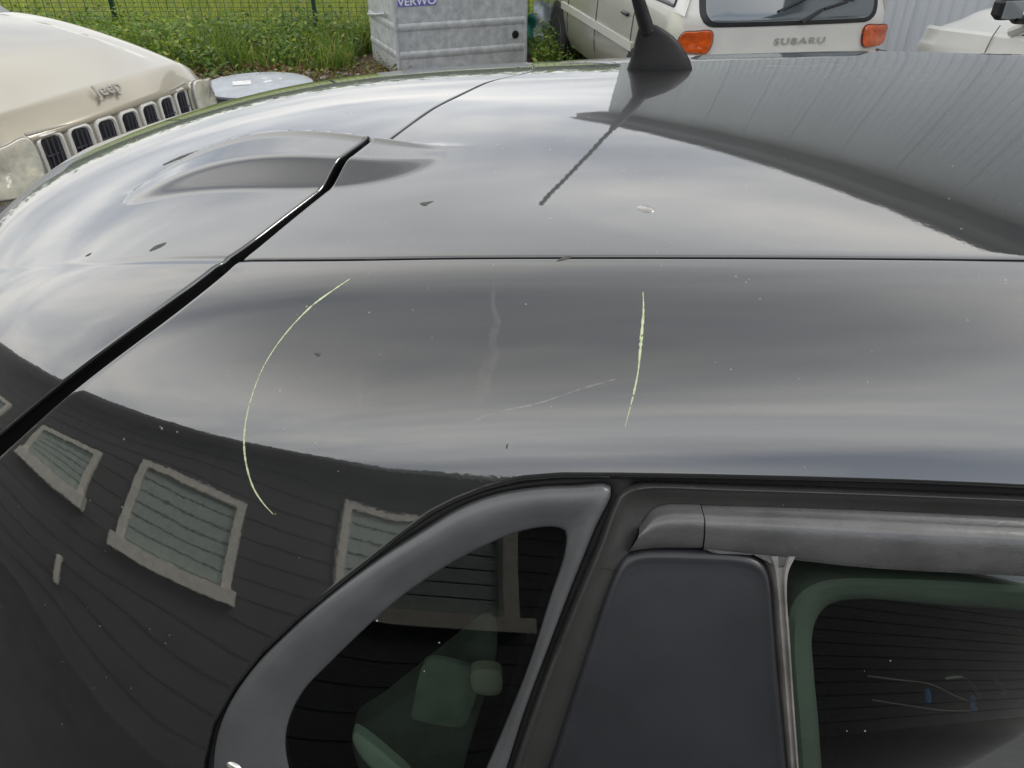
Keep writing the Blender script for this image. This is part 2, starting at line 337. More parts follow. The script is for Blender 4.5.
def Nrm(X, s, f=None):
    f = f or S; e = 5e-4
    a = f(X + e, s) - f(X - e, s); b = f(X, s + e) - f(X, s - e); n = np.cross(b, a); n /= np.linalg.norm(n, axis=-1, keepdims=True)
    # outward: away from the car's core
    c = S0(X, 0 * s); c[..., 2] -= .6; n *= np.sign(((S0(X, s) - c) * n).sum(-1, keepdims=True)); return n

CAR = empty('parked_car', (0.3, 1.12, 0), 'black car filling the foreground, seen over its rear roof corner, with green scuffs', 'car')
CAR['_world'] = [0.3, 1.12, 0.0]

def skin_panel(name, X, s, m, rolls=(0, 0, 0, 0), depth=.012, label=None):
    """grid panel on the skin; rolls = radius for (first row, last row, first col, last col) edges folded inwards"""
    P = S(X, s); N = Nrm(X, s)
    def ext(P, N, r, side):
        if r <= 0: return P, N
        if side in (2, 3): P, N = P.transpose(1, 0, 2), N.transpose(1, 0, 2)
        if side in (1, 3): P, N = P[::-1], N[::-1]
        e = P[0] - P[1]; e -= (e * N[0]).sum(-1, keepdims=True) * N[0]; e /= np.linalg.norm(e, axis=-1, keepdims=True) + 1e-12
        add = []; addn = []
        for a in (20, 45, 70, 90):
            a = R(a); add.append(P[0] + e * r * math.sin(a) - N[0] * r * (1 - math.cos(a))); addn.append(N[0])
        add.append(add[-1] - N[0] * depth); addn.append(N[0])
        P = np.concatenate([np.array(add[::-1]), P]); N = np.concatenate([np.array(addn[::-1]), N])
        if side in (1, 3): P, N = P[::-1], N[::-1]
        if side in (2, 3): P, N = P.transpose(1, 0, 2), N.transpose(1, 0, 2)
        return P, N
    for side, r in enumerate(rolls): P, N = ext(P, N, r, side)
    return grid_obj(name, P, m, CAR, sharp=0, label=label)

# seam between tailgate and body, as skin curves X(s)
seamL = skin_pts([(-60, 486), (0, 437), (67, 379), (112, 345), (169, 303), (221, 264), (250, 243), (306, 200), (350, 167), (387, 140.5), (411, 123), (436, 105.5), (455, 97), (494, 79)])
seamR = skin_pts([(-60, 510), (0, 460), (84, 384), (141, 342), (197, 300), (243, 261), (266, 241), (316, 200), (357, 168), (389.5, 141), (413, 123.5), (438, 106.2), (457, 97.5), (496, 79)])
def seam_fn(T, w):
    T = T[np.argsort(T[:, 1])]; s0, x0 = T[0, 1], T[0, 0]
    ext_s = [-1.3, -.8, -.5, -.3, -.15]; ext_x = [-.40, -.18, -.01 + w, .035 + w, .03 + w]
    sl = (T[-1, 0] - T[-3, 0]) / (T[-1, 1] - T[-3, 1])
    s = np.array(ext_s + T[:, 1].tolist() + [1.6]); x = np.array(ext_x + T[:, 0].tolist() + [T[-1, 0] + sl * (1.6 - T[-1, 1]) * .35])
    sf = np.linspace(-1.3, 1.6, 600); xf = np.interp(sf, s, x); k = np.hanning(27); k /= k.sum()
    xs = np.convolve(np.pad(xf, 13, 'edge'), k, 'valid'); return lambda q: np.interp(q, sf, xs)
fL, fR = seam_fn(seamL, 0), seam_fn(seamR, .0015)

XEND = 1.75
# roof panel
s = np.concatenate([np.linspace(-S1 + .0015, .12, 110), np.linspace(.125, S1 - .003, 130)])
t = np.linspace(0, 1, 330) ** 1.15
X = fR(s)[:, None] + .0015 + (XEND - fR(s)[:, None]) * t[None]
skin_panel('roof_panel', X, s[:, None] + 0 * X, M['paint'], (.0015, .0018, .0022, 0))
# tailgate top
s = np.concatenate([np.linspace(-1.1, -.52, 40), np.linspace(-.5, .12, 100), np.linspace(.125, .7, 170), np.linspace(.71, 1.4, 50)])
t = np.linspace(0, 1, 260)
te = skin_pts([(-60, 272), (-30, 243), (0, 214), (25, 191.5), (50, 171), (75, 155), (98, 142.5)]); te = te[np.argsort(te[:, 1])]
XE = np.interp(s, te[:, 1], te[:, 0]); XE = np.convolve(np.pad(XE, 8, 'edge'), np.ones(17) / 17, 'valid')
X = XE[:, None] + (fL(s)[:, None] - .0022 - XE[:, None]) * t[None]
skin_panel('tailgate', X, s[:, None] + 0 * X, M['paint'], (0, 0, .005, .0030), depth=.02)
# side panel: roof rail and rear quarter in one pressing
bb = skin_pts([(1075, 487), (1000, 483), (900, 479), (800, 476.5), (700, 474.5), (620, 473.5), (560, 473.5), (520, 477), (485, 486), (455, 498), (430, 511), (400, 533), (355, 569), (299, 615), (262, 650), (235, 684), (213, 722), (204, 760), (198, 830)])
bb = bb[np.argsort(bb[:, 0])]
def s_bot(X):
    x = np.concatenate([[bb[0, 0] - .10, ], bb[:, 0], [2.2]]); y = np.concatenate([[1.5], bb[:, 1], [bb[-1, 1]]])
    return np.interp(X, x, y)
_sf = np.linspace(S1 + .003, 1.5, 500); _xr = fR(_sf)
xs = np.concatenate([np.linspace(-.95, bb[0, 0] - .012, 150), np.linspace(bb[0, 0] - .0095, -.02, 190), np.linspace(-.015, XEND, 220)])
def s_top(X):      # side panel starts at the roof joint or at the tailgate seam
    o = np.argsort(_xr); return np.where(X >= _xr[0], S1 + .003, np.interp(X, _xr[o], _sf[o]))
st_ = s_top(xs); sb_ = np.maximum(s_bot(xs), st_ + .004)
keep = sb_ - st_ > .006; xs, st_, sb_ = xs[keep], st_[keep], sb_[keep]
t = np.linspace(0, 1, 150)
sg_ = st_[:, None] + (sb_ - st_)[:, None] * t[None]
Xg = xs[:, None] + 0 * sg_
skin_panel('side_panel', Xg, sg_, M['paint'], (0, 0, .0022, .0045), depth=.014)
# far side rail
s = np.linspace(-S1 - .0015, -.72, 40); t = np.linspace(0, 1, 160)
X = fR(s)[:, None] + (XEND - fR(s)[:, None]) * t[None]
skin_panel('far_side_rail', X, s[:, None] + 0 * X, M['paint'], (.0015, .004, .003, 0))
# inner shell, dark, under every joint; leaves the windows open
def inner(name, X, s, off, m):
    P = S0(X, s) - Nrm(X, s, S0) * off; return grid_obj(name, P, m, CAR)
s = np.linspace(-.70, .712, 90); X = np.linspace(-1.1, XEND - .01, 120)
inner('inner_shell', X[None] + 0 * s[:, None], s[:, None] + 0 * X[None], .022, M['shell'])
s = np.linspace(.705, 1.45, 50); X = np.linspace(-1.1, -.24, 60)
inner('pillar_core', X[None] + 0 * s[:, None], s[:, None] + 0 * X[None], .023, M['shell'])

# ---- lofted trim around the windows: loops given at photo positions, laid on the skin with a height over it
def loft_skin(name, loops, m, closed=True, n=160, cap_in=False, label=None, rings=1):
    rows = []
    for pts, off in loops:
        q = catmull(pts, n, closed) if len(pts) > 2 else np.stack([np.linspace(pts[0][i], pts[1][i], n) for i in range(2)], 1)
        u = skin_pts(q); rows.append(S0(u[:, 0], u[:, 1]) + Nrm(u[:, 0], u[:, 1], S0) * (off[:, None] if isinstance(off, np.ndarray) else off))
    P = np.array(rows)
    if cap_in:
        c = P[-1].mean(0); k = 14
        for i in range(1, k): P = np.concatenate([P, (rows[-1] * (1 - i / k) + c * i / k)[None]])
        # put the fill back on the skin so it keeps its curve
    v = P.reshape(-1, 3); f = grid_faces(P.shape[0], P.shape[1], wrap=closed).tolist()
    if cap_in: f.append(list(range((P.shape[0] - 1) * P.shape[1], P.shape[0] * P.shape[1])))
    return mesh_obj(name, v, f, m, CAR, sharp=50, label=label)
def inset(P, Q, f): return [tuple(np.array(a) * (1 - f) + np.array(b) * f) for a, b in zip(P, Q)]
# matched control points of outer and inner edge (same count)
q_out = [(611, 488), (575, 487), (535, 489), (495, 496), (460, 509), (420, 533), (378, 560), (330, 596), (288, 633), (252, 670), (227, 708), (215, 745), (214, 800), (225, 850), (300, 880), (400, 880), (455, 870), (487, 820), (504, 775), (524, 712), (547, 650), (571, 587), (595, 528)]
q_in = [(566, 532), (556, 528), (542, 528), (515, 534), (480, 549), (440, 571), (398, 600), (360, 634), (325, 668), (302, 692), (288, 718), (283, 745), (290, 785), (305, 830), (345, 850), (400, 852), (440, 848), (468, 815), (485, 775), (505, 728), (530, 665), (550, 602), (566, 551)]
loft_skin('quarter_window_trim', [(inset(q_out, q_in, -.03), -.014), (q_out, -.002), (inset(q_out, q_in, .02), .0012), (inset(q_out, q_in, .07), .0028), (inset(q_out, q_in, .22), .0040), (inset(q_out, q_in, .45), .0036), (inset(q_out, q_in, .68), .0012), (inset(q_out, q_in, .85), -.0010), (inset(q_out, q_in, .95), -.0020), (q_in, -.0034), (inset(q_out, q_in, 1.02), -.008)], M['satin_trim'])
g_out = [(632, 478), (585, 478), (535, 481), (492, 489), (452, 503), (408, 529), (362, 566), (312, 606), (272, 643), (240, 678), (217, 715), (206, 750), (203, 800), (212, 860), (300, 890), (400, 890), (460, 880), (497, 825), (514, 778), (534, 715), (557, 652), (581, 590), (606, 530)]
loft_skin('window_gasket', [(inset(g_out, q_out, -.25), -.012), (inset(g_out, q_out, .1), -.006), (inset(g_out, q_out, .5), -.0045), (inset(g_out, q_out, .85), -.006), (inset(g_out, q_out, 1.1), -.012)], M['shell'])
# quarter glass: flat-ish patch behind the trim
def glass_patch(name, loop, off, n=130, k=26):
    u = skin_pts(catmull(loop, n, True)); c = u.mean(0); rows = []
    for i in range(k + 1):
        w = u * (1 - i / (k + .5)) + c * i / (k + .5); rows.append(S0(w[:, 0], w[:, 1]) + Nrm(w[:, 0], w[:, 1], S0) * off)
    P = np.array(rows); f = grid_faces(P.shape[0], P.shape[1], wrap=True).tolist(); f.append(list(range(k * n, (k + 1) * n)))
    return mesh_obj(name, P.reshape(-1, 3), f, M['glass'], CAR, sharp=0)
glass_patch('quarter_glass', inset(q_out, q_in, .96), -.0045)

# door frame: an upside-down L of worn black plastic
f_a = [(1090, 501), (1000, 497), (900, 493), (800, 489.5), (720, 487), (665, 485), (638, 486), (621, 493), (612, 507), (598, 545), (575, 600), (550, 662), (528, 722), (510, 775), (485, 850)]
f_b = [(1090, 522), (1000, 517), (900, 512.5), (800, 509), (720, 506.5), (680, 505), (660, 507), (648, 516), (641, 530), (628, 560), (612, 600), (588, 664), (567, 722), (549, 775), (524, 850)]
loft_skin('door_frame', [(inset(f_a, f_b, t_), h_) for t_, h_ in ((-.08, -.016), (0, -.003), (.03, .0008), (.08, .0026), (.13, .0026), (.19, .0010), (.28, -.0012), (.5, -.0036), (.8, -.0054), (.95, -.0060), (1.0, -.0062), (1.12, -.010))], M['door_frame'], closed=False, n=200)
# rain deflector over the window in two lengths, butted at the splice
def rail(name, A, B, prof, m, n=120, label=None):
    return loft_skin(name, [(inset(A, B, a), h) for a, h in prof], m, closed=False, n=n, label=label)
pr = [(-.06, -.012), (0, -.0050), (.05, -.0040), (.12, -.0002), (.19, .0036), (.26, .0056), (.33, .0063), (.5, .0057), (.7, .0040), (.88, .0016), (.97, -.0006), (1.0, -.0024), (1.02, -.010)]
rail('rain_deflector', [(702.5, 507), (685, 506.5), (668, 507), (654, 512), (641, 528)], [(702.5, 549), (685, 549), (666, 549), (648, 550), (628, 553)], [(a, h - .0006) for a, h in pr], M['deflector'])
rail('rain_deflector', [(703.6, 508), (780, 510), (860, 513), (940, 516.5), (1020, 520.5), (1095, 525)], [(703.6, 551), (780, 559), (860, 568), (940, 573), (1020, 577), (1095, 582)], pr, M['deflector'])
mb = [(703, 547), (730, 547.5), (760, 549), (785, 552), (796, 556)]; mc = [(703, 552), (735, 553), (760, 556), (776, 562), (784, 571)]
# pillar film panel
p_loop = [(640, 552), (660, 551), (700, 552), (735, 554), (755, 558), (766, 566), (771, 580), (774, 610), (779, 670), (785, 730), (791, 800), (796, 860), (700, 875), (600, 880), (515, 870), (540, 798), (558, 745), (575, 692), (592, 640), (608, 592), (617, 571), (627, 557)]
def patch(name, loop, m, prof, n=150, k=18, label=None):
    u = skin_pts(catmull(loop, n, True)); c = u.mean(0); rows = []
    for ins, off in prof:     # ins in metres towards the centre
        d = c - u; d /= np.linalg.norm(d, axis=1, keepdims=True); w = u + d * ins; rows.append(S0(w[:, 0], w[:, 1]) + Nrm(w[:, 0], w[:, 1], S0) * off)
    base = w
    for i in range(1, k + 1):
        w = base * (1 - i / (k + .5)) + c * i / (k + .5); rows.append(S0(w[:, 0], w[:, 1]) + Nrm(w[:, 0], w[:, 1], S0) * prof[-1][1])
    P = np.array(rows); f = grid_faces(P.shape[0], P.shape[1], wrap=True).tolist(); f.append(list(range((P.shape[0] - 1) * n, P.shape[0] * n)))
    return mesh_obj(name, P.reshape(-1, 3), f, m, CAR, sharp=0, label=label)
patch('pillar_panel', p_loop, M['pillar'], [(-.002, -.014), (0, -.005), (.0008, -.0028), (.0022, -.0010), (.0042, .0002), (.0060, .0004), (.0085, -.0002), (.012, -.0006)])
# window guide rubber between pillar panel and glass
w_a = [(766, 556), (772, 566), (776, 590), (780, 640), (786, 710), (792, 790), (797, 860)]
w_b = [(797, 556), (789, 572), (787, 592), (790, 640), (794.5, 710), (800.5, 790), (806, 860)]
loft_skin('window_guide', [(inset(w_a, w_b, -.2), -.014), (inset(w_a, w_b, 0), -.004), (inset(w_a, w_b, .15), .0006), (inset(w_a, w_b, .34), .0010), (inset(w_a, w_b, .45), -.0014), (inset(w_a, w_b, .66), -.0016), (inset(w_a, w_b, .75), .0014), (inset(w_a, w_b, .93), .0014), (inset(w_a, w_b, 1.0), -.002), (inset(w_a, w_b, 1.05), -.010)], M['rubber'], closed=False, n=90)
glass_patch('door_glass', [(785, 562), (860, 564), (950, 569), (1040, 574), (1100, 578), (1180, 600), (1200, 760), (1190, 880), (1000, 890), (800, 880), (800, 800), (794, 700), (788, 630), (784, 585)], -.0060)
patch('frame_corner_cap', [(706, 549.5), (740, 550.5), (775, 551), (796, 554), (795, 560), (788, 567), (778, 567), (764, 558), (740, 554.5), (712, 553)], M['deflector'], [(-.001, -.01), (0, -.0012), (.001, -.0002)], n=60, k=6)
# added dark backing, hidden, so nothing shines through between frame pieces
def band(name, A, B, off, m, n=60):
    ua, ub = skin_pts(catmull(A, n)), skin_pts(catmull(B, n)); rows = []
    for t in np.linspace(0, 1, 6):
        w = ua * (1 - t) + ub * t; rows.append(S0(w[:, 0], w[:, 1]) + Nrm(w[:, 0], w[:, 1], S0) * off)
    return grid_obj(name, np.array(rows), m, CAR)
band('door_backing', [(1090, 480), (900, 474), (700, 470), (610, 472), (560, 560), (515, 680), (470, 840)], [(1090, 572), (900, 562), (800, 552), (700, 552), (640, 590), (592, 700), (545, 850)], -.0155, M['shell'])

# ---- small things on the paint: scuffs, hairlines, stains, chips
def ribbon(name, pts, wpx, m, off=.0003, n=150, jitter=.7, label=None, thick=.00025):
    c = catmull(pts, n); t = np.linspace(0, 1, n)
    d = np.gradient(c, axis=0); d /= np.linalg.norm(d, axis=1, keepdims=True); nn = np.stack([-d[:, 1], d[:, 0]], 1)
    w = np.interp(t, np.linspace(0, 1, len(wpx)), wpx) / 2 * (1 + jitter * (rng.random(n) - .5)); rows = []
    for k_, o in ((-1, off - thick), (-.8, off), (.8, off), (1, off - thick)):
        u = skin_pts(c + nn * (w * k_)[:, None]); rows.append(S(u[:, 0], u[:, 1]) + Nrm(u[:, 0], u[:, 1]) * o)
    return grid_obj(name, np.array(rows), m, CAR, label=label)
ribbon('scuff_mark', [(350, 279), (335, 289), (313, 305), (293, 325), (277, 345), (264, 366), (254, 390), (247, 415), (244, 440), (246, 463), (253, 487), (263, 503), (273, 514)], [.6, 1.6, 1.0, .8, 1.0, 1.8, 1.7, .6], M['scratch'], label='long curved pale green scuff')
ribbon('scuff_mark', [(643, 292), (643.5, 310), (642, 330), (640, 352), (638, 372), (634, 392), (630, 408), (625, 427)], [.6, 1.8, 3.2, 2.6, 1.2, 2.2, 1.2, .4], M['scratch'], label='short straight pale green scuff')
ribbon('hairline_scratch', [(615, 379), (575, 391), (540, 403), (500, 412), (470, 422), (440, 434)], [1.2, 1.6, 2.0, 1.8, 1.6, 1], M['hair'], off=.00025)
ribbon('hairline_scratch', [(440, 434), (418, 441), (402, 447)], [1.2, .8, .4], M['hair'], off=.00025)
ribbon('water_stain', [(494, 282), (493, 305), (497, 322), (492, 340), (495, 355), (486, 372), (482, 392), (472, 412), (467, 440), (462, 466)], [2, 4, 8, 7, 12, 15, 9, 6, 8, 12], M['stain'], jitter=.6)
ribbon('water_stain', [(363, 372), (358, 385), (361, 398), (357, 410)], [5, 8, 6, 4], M['stain'], jitter=.6)
ribbon('water_stain', [(390, 374), (408, 376)], [4, 5], M['stain'], jitter=.6, n=30) if False else None
def blob(name, pts, m, h=.0010, label=None):
    u = skin_pts(catmull(pts, 28, True)); c = u.mean(0); rows = []
    for f_, hh in ((1.0, -.0004), (.97, .0001), (.8, .6), (.5, .9), (.15, 1.0)):
        w = c + (u - c) * f_; rows.append(S(w[:, 0], w[:, 1]) + Nrm(w[:, 0], w[:, 1]) * (hh * h if hh > .01 else hh))
    P = np.array(rows); f = grid_faces(5, 28, wrap=True).tolist(); f.append(list(range(4 * 28, 5 * 28)))
    return mesh_obj(name, P.reshape(-1, 3), f, m, CAR, sharp=0, label=label)
blob('grime_fleck', [(149, 251.5), (154, 246.5), (160, 244), (167, 242.3), (164, 245.5), (156, 249.5)], M['chip'], .0006, 'dark fleck left of the tailgate seam')
blob('grime_fleck', [(85, 256.5), (89, 253.5), (92, 253), (88.5, 256)], M['chip'], .0003)
blob('grime_fleck', [(419.5, 203.5), (424, 202.2), (434, 201.2), (429, 203.8), (426, 206), (422, 205.5)], M['chip'], .0006)
blob('resin_drop', [(636, 208), (640, 205.5), (648, 206.5), (656, 210), (653, 212.5), (644, 212.5)], M['droplet'], .0016)
blob('paint_chip', [(556, 261.5), (560, 258.5), (571, 255.5), (572, 256.8), (565, 260)], M['chip'], .0008)
blob('grime_fleck', [(314, 353.5), (317, 352.5), (321, 353.5), (318, 357), (316, 355)], M['chip'], .0006)
blob('grime_fleck', [(272, 98.0), (276, 96.8), (279, 97), (275, 98.8)], M['chip'], .0010)
blob('grime_fleck', [(506, 448), (507, 444), (508, 444), (507, 449)], M['chip'], .0005)
blob('trim_clip', [(224, 764), (227, 758), (234, 757), (243, 762), (248, 772), (232, 774)], M['chrome'], .006)
# thin dark scoring on the fairing's far edge
ribbon('trim_joint', [(601, 569), (615, 571), (634, 575)], [.9, .9], M['shell'], off=-.0006, n=20, jitter=0)
ribbon('crack', [(163, 165), (178, 158.5), (196, 152), (214, 147.5)], [1.0, 2.4, 1.6, .8], M['chip'], off=.0004)

# ---- antenna
AB = S(*[np.array([q]) for q in on_skin(660, 69)])[0]
ANT_Y = AB[1]; ANT_Z = AB[2]
def antenna():
    x0 = AB[0]; P = []
    L = .050; prof = [(0, 1.0, 1.0), (.05, 1.0, 1.0), (.12, .985, .97), (.25, .93, .86), (.42, .82, .70), (.60, .64, .54), (.78, .44, .40), (.92, .31, .31), (1.0, .245, .27)]
    for h, kl, kw in prof:
        ring = []; z = ANT_Z - .003 + h * .064
        # long axis along X; top pulled to the rear, mast side
        front = x0 + L * kl * 1.02 - h * h * .020; rear = x0 - L * (1 - .22 * h - .0 * h)
        front = x0 + np.interp(h, [0, .22, .57, .84, 1], [.050, .045, .029, .009, -.012]); rear = x0 + np.interp(h, [0, .35, .68, 1], [-.051, -.044, -.041, -.037])
        cx, hl = (front + rear) / 2, (front - rear) / 2
        for j in range(40):
            q = 2 * math.pi * j / 40; ca, sa = math.cos(q), math.sin(q)
            ex = 2.3; ring.append((cx + hl * np.sign(ca) * abs(ca) ** (2 / ex), ANT_Y + .0200 * kw * np.sign(sa) * abs(sa) ** (2 / ex), z))
        P.append(ring)
    P = np.array(P); f = grid_faces(len(prof), 40, wrap=True).tolist(); f.append(list(range((len(prof) - 1) * 40, len(prof) * 40)))
    mesh_obj('antenna_base', P.reshape(-1, 3), f, M['antenna'], CAR, sharp=60)
    # lean back towards the tail
    b = Vector((x0 - .0235, ANT_Y, ANT_Z + .051)); d = Vector((-.42, -.0, 1)).normalized()
    mb_ = MB(); mb_.tube([b + d * t for t in (0, .008, .030, .055, .085, .10)], [.0115, .0108, .0100, .0088, .0070, .0052], 20); mb_.build('mast_foot', M['antenna'], CAR)
    pts = []; L2 = .275; mb_ = MB()
    mb_.tube([b + d * t for t in np.linspace(.095, .10 + L2, 30)], .0034, 10)
    a = d.cross(Vector((0, 1, 0))).normalized(); c = d.cross(a); hx = [b + d * (.10 + L2 * t) + (a * math.cos(2 * math.pi * 15 * t) + c * math.sin(2 * math.pi * 15 * t)) * .0034 for t in np.linspace(0, 1, 420)]
    mb_.tube(hx, .0019, 5)
    mb_.tube([b + d * t for t in (.10 + L2 - .006, .10 + L2 + .006)], .0042, 10); mb_.build('mast', M['antenna'], CAR)
antenna()

# ---- cabin seen through the glass
def at_depth(x, y, Y):
    a = (x - 512) / FPX; b = (384 - y) / FPX; d = np.array([a, CP + SNP * b, -SNP + CP * b]); return np.array([0, 0, CAMZ]) + d * (Y / d[1])
def slab(name, pts, Y, m, th=.03, tilt=0.7, n=70, bev=.006, label=None):
    c = catmull(pts, n, True); my = c[:, 1].mean(); P0 = np.array([at_depth(x, y, Y + tilt * (my - y) * .0008) for x, y in c])
    ce = P0.mean(0); rows = []
    for f_, dy in ((1.0, th), (1.0, bev), (1 - .3 * bev / .06, bev * .3), (1 - bev / .06, 0), (.5, -.001), (.05, -.001)):
        q = ce + (P0 - ce) * f_; q[:, 1] += dy; rows.append(q)
    P = np.array(rows); f = grid_faces(len(rows), n, wrap=True).tolist(); f.append(list(range((len(rows) - 1) * n, len(rows) * n)))
    return mesh_obj(name, P.reshape(-1, 3), f, m, CAR, sharp=0, label=label)
slab('rear_headrest', [(352, 738), (380, 716), (410, 692), (440, 668), (465, 648), (478, 637), (488, 634), (496, 641), (496, 660), (488, 690), (476, 728), (464, 770), (450, 830), (410, 850), (370, 800)], .50, mat('grey_seat_fabric', (0.40, 0.45, 0.42), .8, var=.15, vscale=25, bump=.0006, bscale=250))
slab('headrest_panel', [(424, 664), (432, 660), (470, 668), (482, 674), (480, 684), (470, 716), (464, 727), (455, 728), (420, 722), (411, 718), (412, 708)], .492, mat('lighter_seat_fabric', (0.44, 0.50, 0.46), .8, var=.2, vscale=30), th=.006, bev=.002)
slab('headrest_rim', [(352, 737), (355, 733), (360, 735), (370, 742), (388, 757), (412, 782), (402, 792), (380, 776), (360, 756)], .415, mat('pale_green_plastic', (0.82, 0.93, 0.84), .4), th=.01, bev=.002)
slab('belt_guide', [(472, 672), (500, 673), (500, 694), (474, 692)], .46, mat('pale_bracket', (0.75, 0.74, 0.66), .5), th=.01, bev=.002)
mbx = MB(); mbx.box((.35, 1.1, .55), (3.0, 1.0, .04)); mbx.build('cabin_floor', M['interior'], CAR)
# inner window frame behind the door glass, pale plastic
def inner_frame():
    a = [(1150, 598), (1024, 590), (960, 586), (900, 584), (850, 584), (826, 588), (808, 598), (797, 615), (793, 640), (795, 690), (799, 740), (803, 800), (806, 850)]
    b = [(1150, 640), (1024, 627), (960, 622), (905, 617), (875, 616), (856, 618), (843, 625), (834, 638), (830, 655), (832, 695), (836, 740), (840, 800), (843, 850)]
    rows = []
    for t, dy in ((-.04, .050), (0, .010), (.08, 0), (.25, -.003), (.5, -.001), (.75, .004), (.92, .012), (1.0, .030), (1.03, .07)):
        q = catmull(inset(a, b, t), 90); u = skin_pts(q); P = S0(u[:, 0], u[:, 1]) - Nrm(u[:, 0], u[:, 1], S0) * (.020 + dy); rows.append(P)
    return grid_obj('inner_window_frame', np.array(rows), M['innertrim'], CAR)
inner_frame()
slab('seat_back', [(860, 700), (900, 660), (960, 652), (1040, 660), (1100, 690), (1110, 800), (1000, 880), (870, 860), (850, 780)], .62, M['interior'], th=.10, bev=.02)
def wire(name, pts, Y, r, m, label=None):
    mbw = MB(); mbw.tube([at_depth(x, y, Y) for x, y in catmull(pts, 24)], r, 8); return mbw.build(name, m, CAR, label=label)
wire('belt_buckle', [(945, 679), (962, 678), (970, 684), (979, 695), (976, 706)], .60, .0026, M['steel'])
wire('belt_buckle', [(992, 675), (998, 683), (1004, 690), (999, 697)], .60, .0030, M['steel'], 'bright steel buckle tip')
wire('seat_seam', [(868, 676), (900, 680), (930, 684), (958, 697), (978, 704)], .605, .0009, mat('thread', (.25, .24, .2), .6))
wire('seat_seam', [(872, 700), (905, 705), (940, 710), (975, 711)], .605, .0009, bpy.data.materials['thread'])
slab('belt_strap', [(926, 692), (930, 691), (931, 703), (927, 704)], .60, M['bluestrap'], th=.004, bev=.001, n=30)
slab('belt_strap', [(971, 700), (976, 698), (977, 712), (972, 712)], .60, M['bluestrap'], th=.004, bev=.001, n=30)

# ---- the rest of the car, mostly outside the frame
def lower_body():
    s = np.linspace(1.02, 1.40, 16); X = np.linspace(-.15, XEND, 60)
    P = S0(X[None] + 0 * s[:, None], s[:, None] + 0 * X[None])
    base = P[-1].copy(); rows = [p for p in P]
    for z, dy in ((.78, -.05), (.60, -.055), (.45, -.04), (.32, 0.0)):
        q = base.copy(); q[:, 1] = base[:, 1].min() + dy; q[:, 2] = z; rows.append(q)
    grid_obj('door_panel', np.array(rows), M['paint'], CAR)
    X = np.linspace(-1.1, -.15, 40); s = np.linspace(1.38, 1.42, 3)
    P = S0(X[None] + 0 * s[:, None], s[:, None] + 0 * X[None]); base = P[-1]; rows = [p for p in P]
    for z, dy in ((.78, -.04), (.60, -.05), (.36, -.02)):
        q = base.copy(); q[:, 1] += dy; q[:, 2] = z; rows.append(q)
    grid_obj('rear_quarter', np.array(rows), M['paint'], CAR)
    # far side
    X = np.linspace(-1.0, XEND, 50); P = S0(X, np.full_like(X, -1.02)); rows = [P]
    for z, dy in ((.85, .10), (.6, .12), (.34, .10)):
        q = P.copy(); q[:, 1] = P[:, 1].max() + dy; q[:, 2] = z; rows.append(q)
    grid_obj('far_side', np.array(rows), M['paint'], CAR)
    s = np.linspace(-.72, -1.02, 10); X = np.linspace(.1, XEND, 30); P = S0(X[None] + 0 * s[:, None], s[:, None] + 0 * X[None])
    grid_obj('far_side_glass', P, M['glass'], CAR)
    # front: windscreen and bonnet
    s = np.linspace(-.7, .7, 50); P0 = S0(np.full_like(s, XEND + .003), s); rows = []
    for t in np.linspace(0, 1, 14):
        q = P0.copy(); q[:, 0] += .75 * t + .10 * np.sin(math.pi * t); q[:, 2] -= .50 * t; q[:, 1] = 1.12 + (q[:, 1] - 1.12) * (1 + .16 * t); rows.append(q)
    grid_obj('windscreen', np.array(rows), M['glass'], CAR); P1 = rows[-1]; rows = []
    for t in np.linspace(0, 1, 18):
        q = P1.copy(); q[:, 0] += .004 + .95 * t; q[:, 2] = P1[:, 2] - .12 * t - .45 * t ** 6; rows.append(q)
    grid_obj('bonnet', np.array(rows), M['paint'], CAR)
    for x, y in ((-.45, .42), (2.25, .42), (-.45, 1.82), (2.25, 1.82)):
        rot = Matrix.Rotation(R(90), 3, 'X')
        w = MB(); w.lathe([(.19, -.10), (.30, -.10), (.325, -.07), (.325, .07), (.30, .10), (.19, .10)], (x, y, .325), 40, rot); wh = w.build('wheel', M['shell'], CAR)
        w = MB(); w.lathe([(.05, -.085), (.18, -.07), (.19, -.10), (.19, .09), (.05, .06)], (x, y, .325), 30, rot); w.build('wheel_rim', M['chrome'], CAR)
lower_body()

# ------------------------------------------------------------------ ground, soil, meadow
def struct(o): o['kind'] = 'structure'; return o
M['asphalt'] = mat('asphalt', (0.050, 0.050, 0.048), 0.85, base2=(0.034, 0.034, 0.034), vscale=2.5, bump=.004, bscale=60, speck=.16, sscale=35, speck_col=(0.16, 0.155, 0.14))
M['meadow'] = mat('meadow_turf', (0.21, 0.26, 0.055), 0.9, base2=(0.10, 0.14, 0.028), vscale=1.6, bump=.02, bscale=20)
M['soil'] = mat('reddish_soil', (0.16, 0.095, 0.062), 0.95, base2=(0.07, 0.05, 0.035), vscale=9, bump=.02, bscale=40)
def sheet(name, x0, x1, y0, y1, z, m, n=40, amp=0.0, edge=None):
    x = np.linspace(x0, x1, n); y = np.linspace(y0, y1, n); X, Y = np.meshgrid(x, y, indexing='ij'); Z = np.full_like(X, z)
    if amp: Z = Z + amp * (np.sin(X * 1.7 + Y * .9) * np.cos(Y * 1.3 - X * .6) + .5 * np.sin(X * 5.1) * np.sin(Y * 4.3)) * .5
    if edge is not None: Y = Y.copy(); Y[:, 0] = y0 + edge * (np.sin(x * 2.3) + .6 * np.sin(x * 5.7 + 1) + .4 * np.sin(x * 11))
    return struct(grid_obj(name, np.stack([X, Y, Z], -1), m, smooth=True))
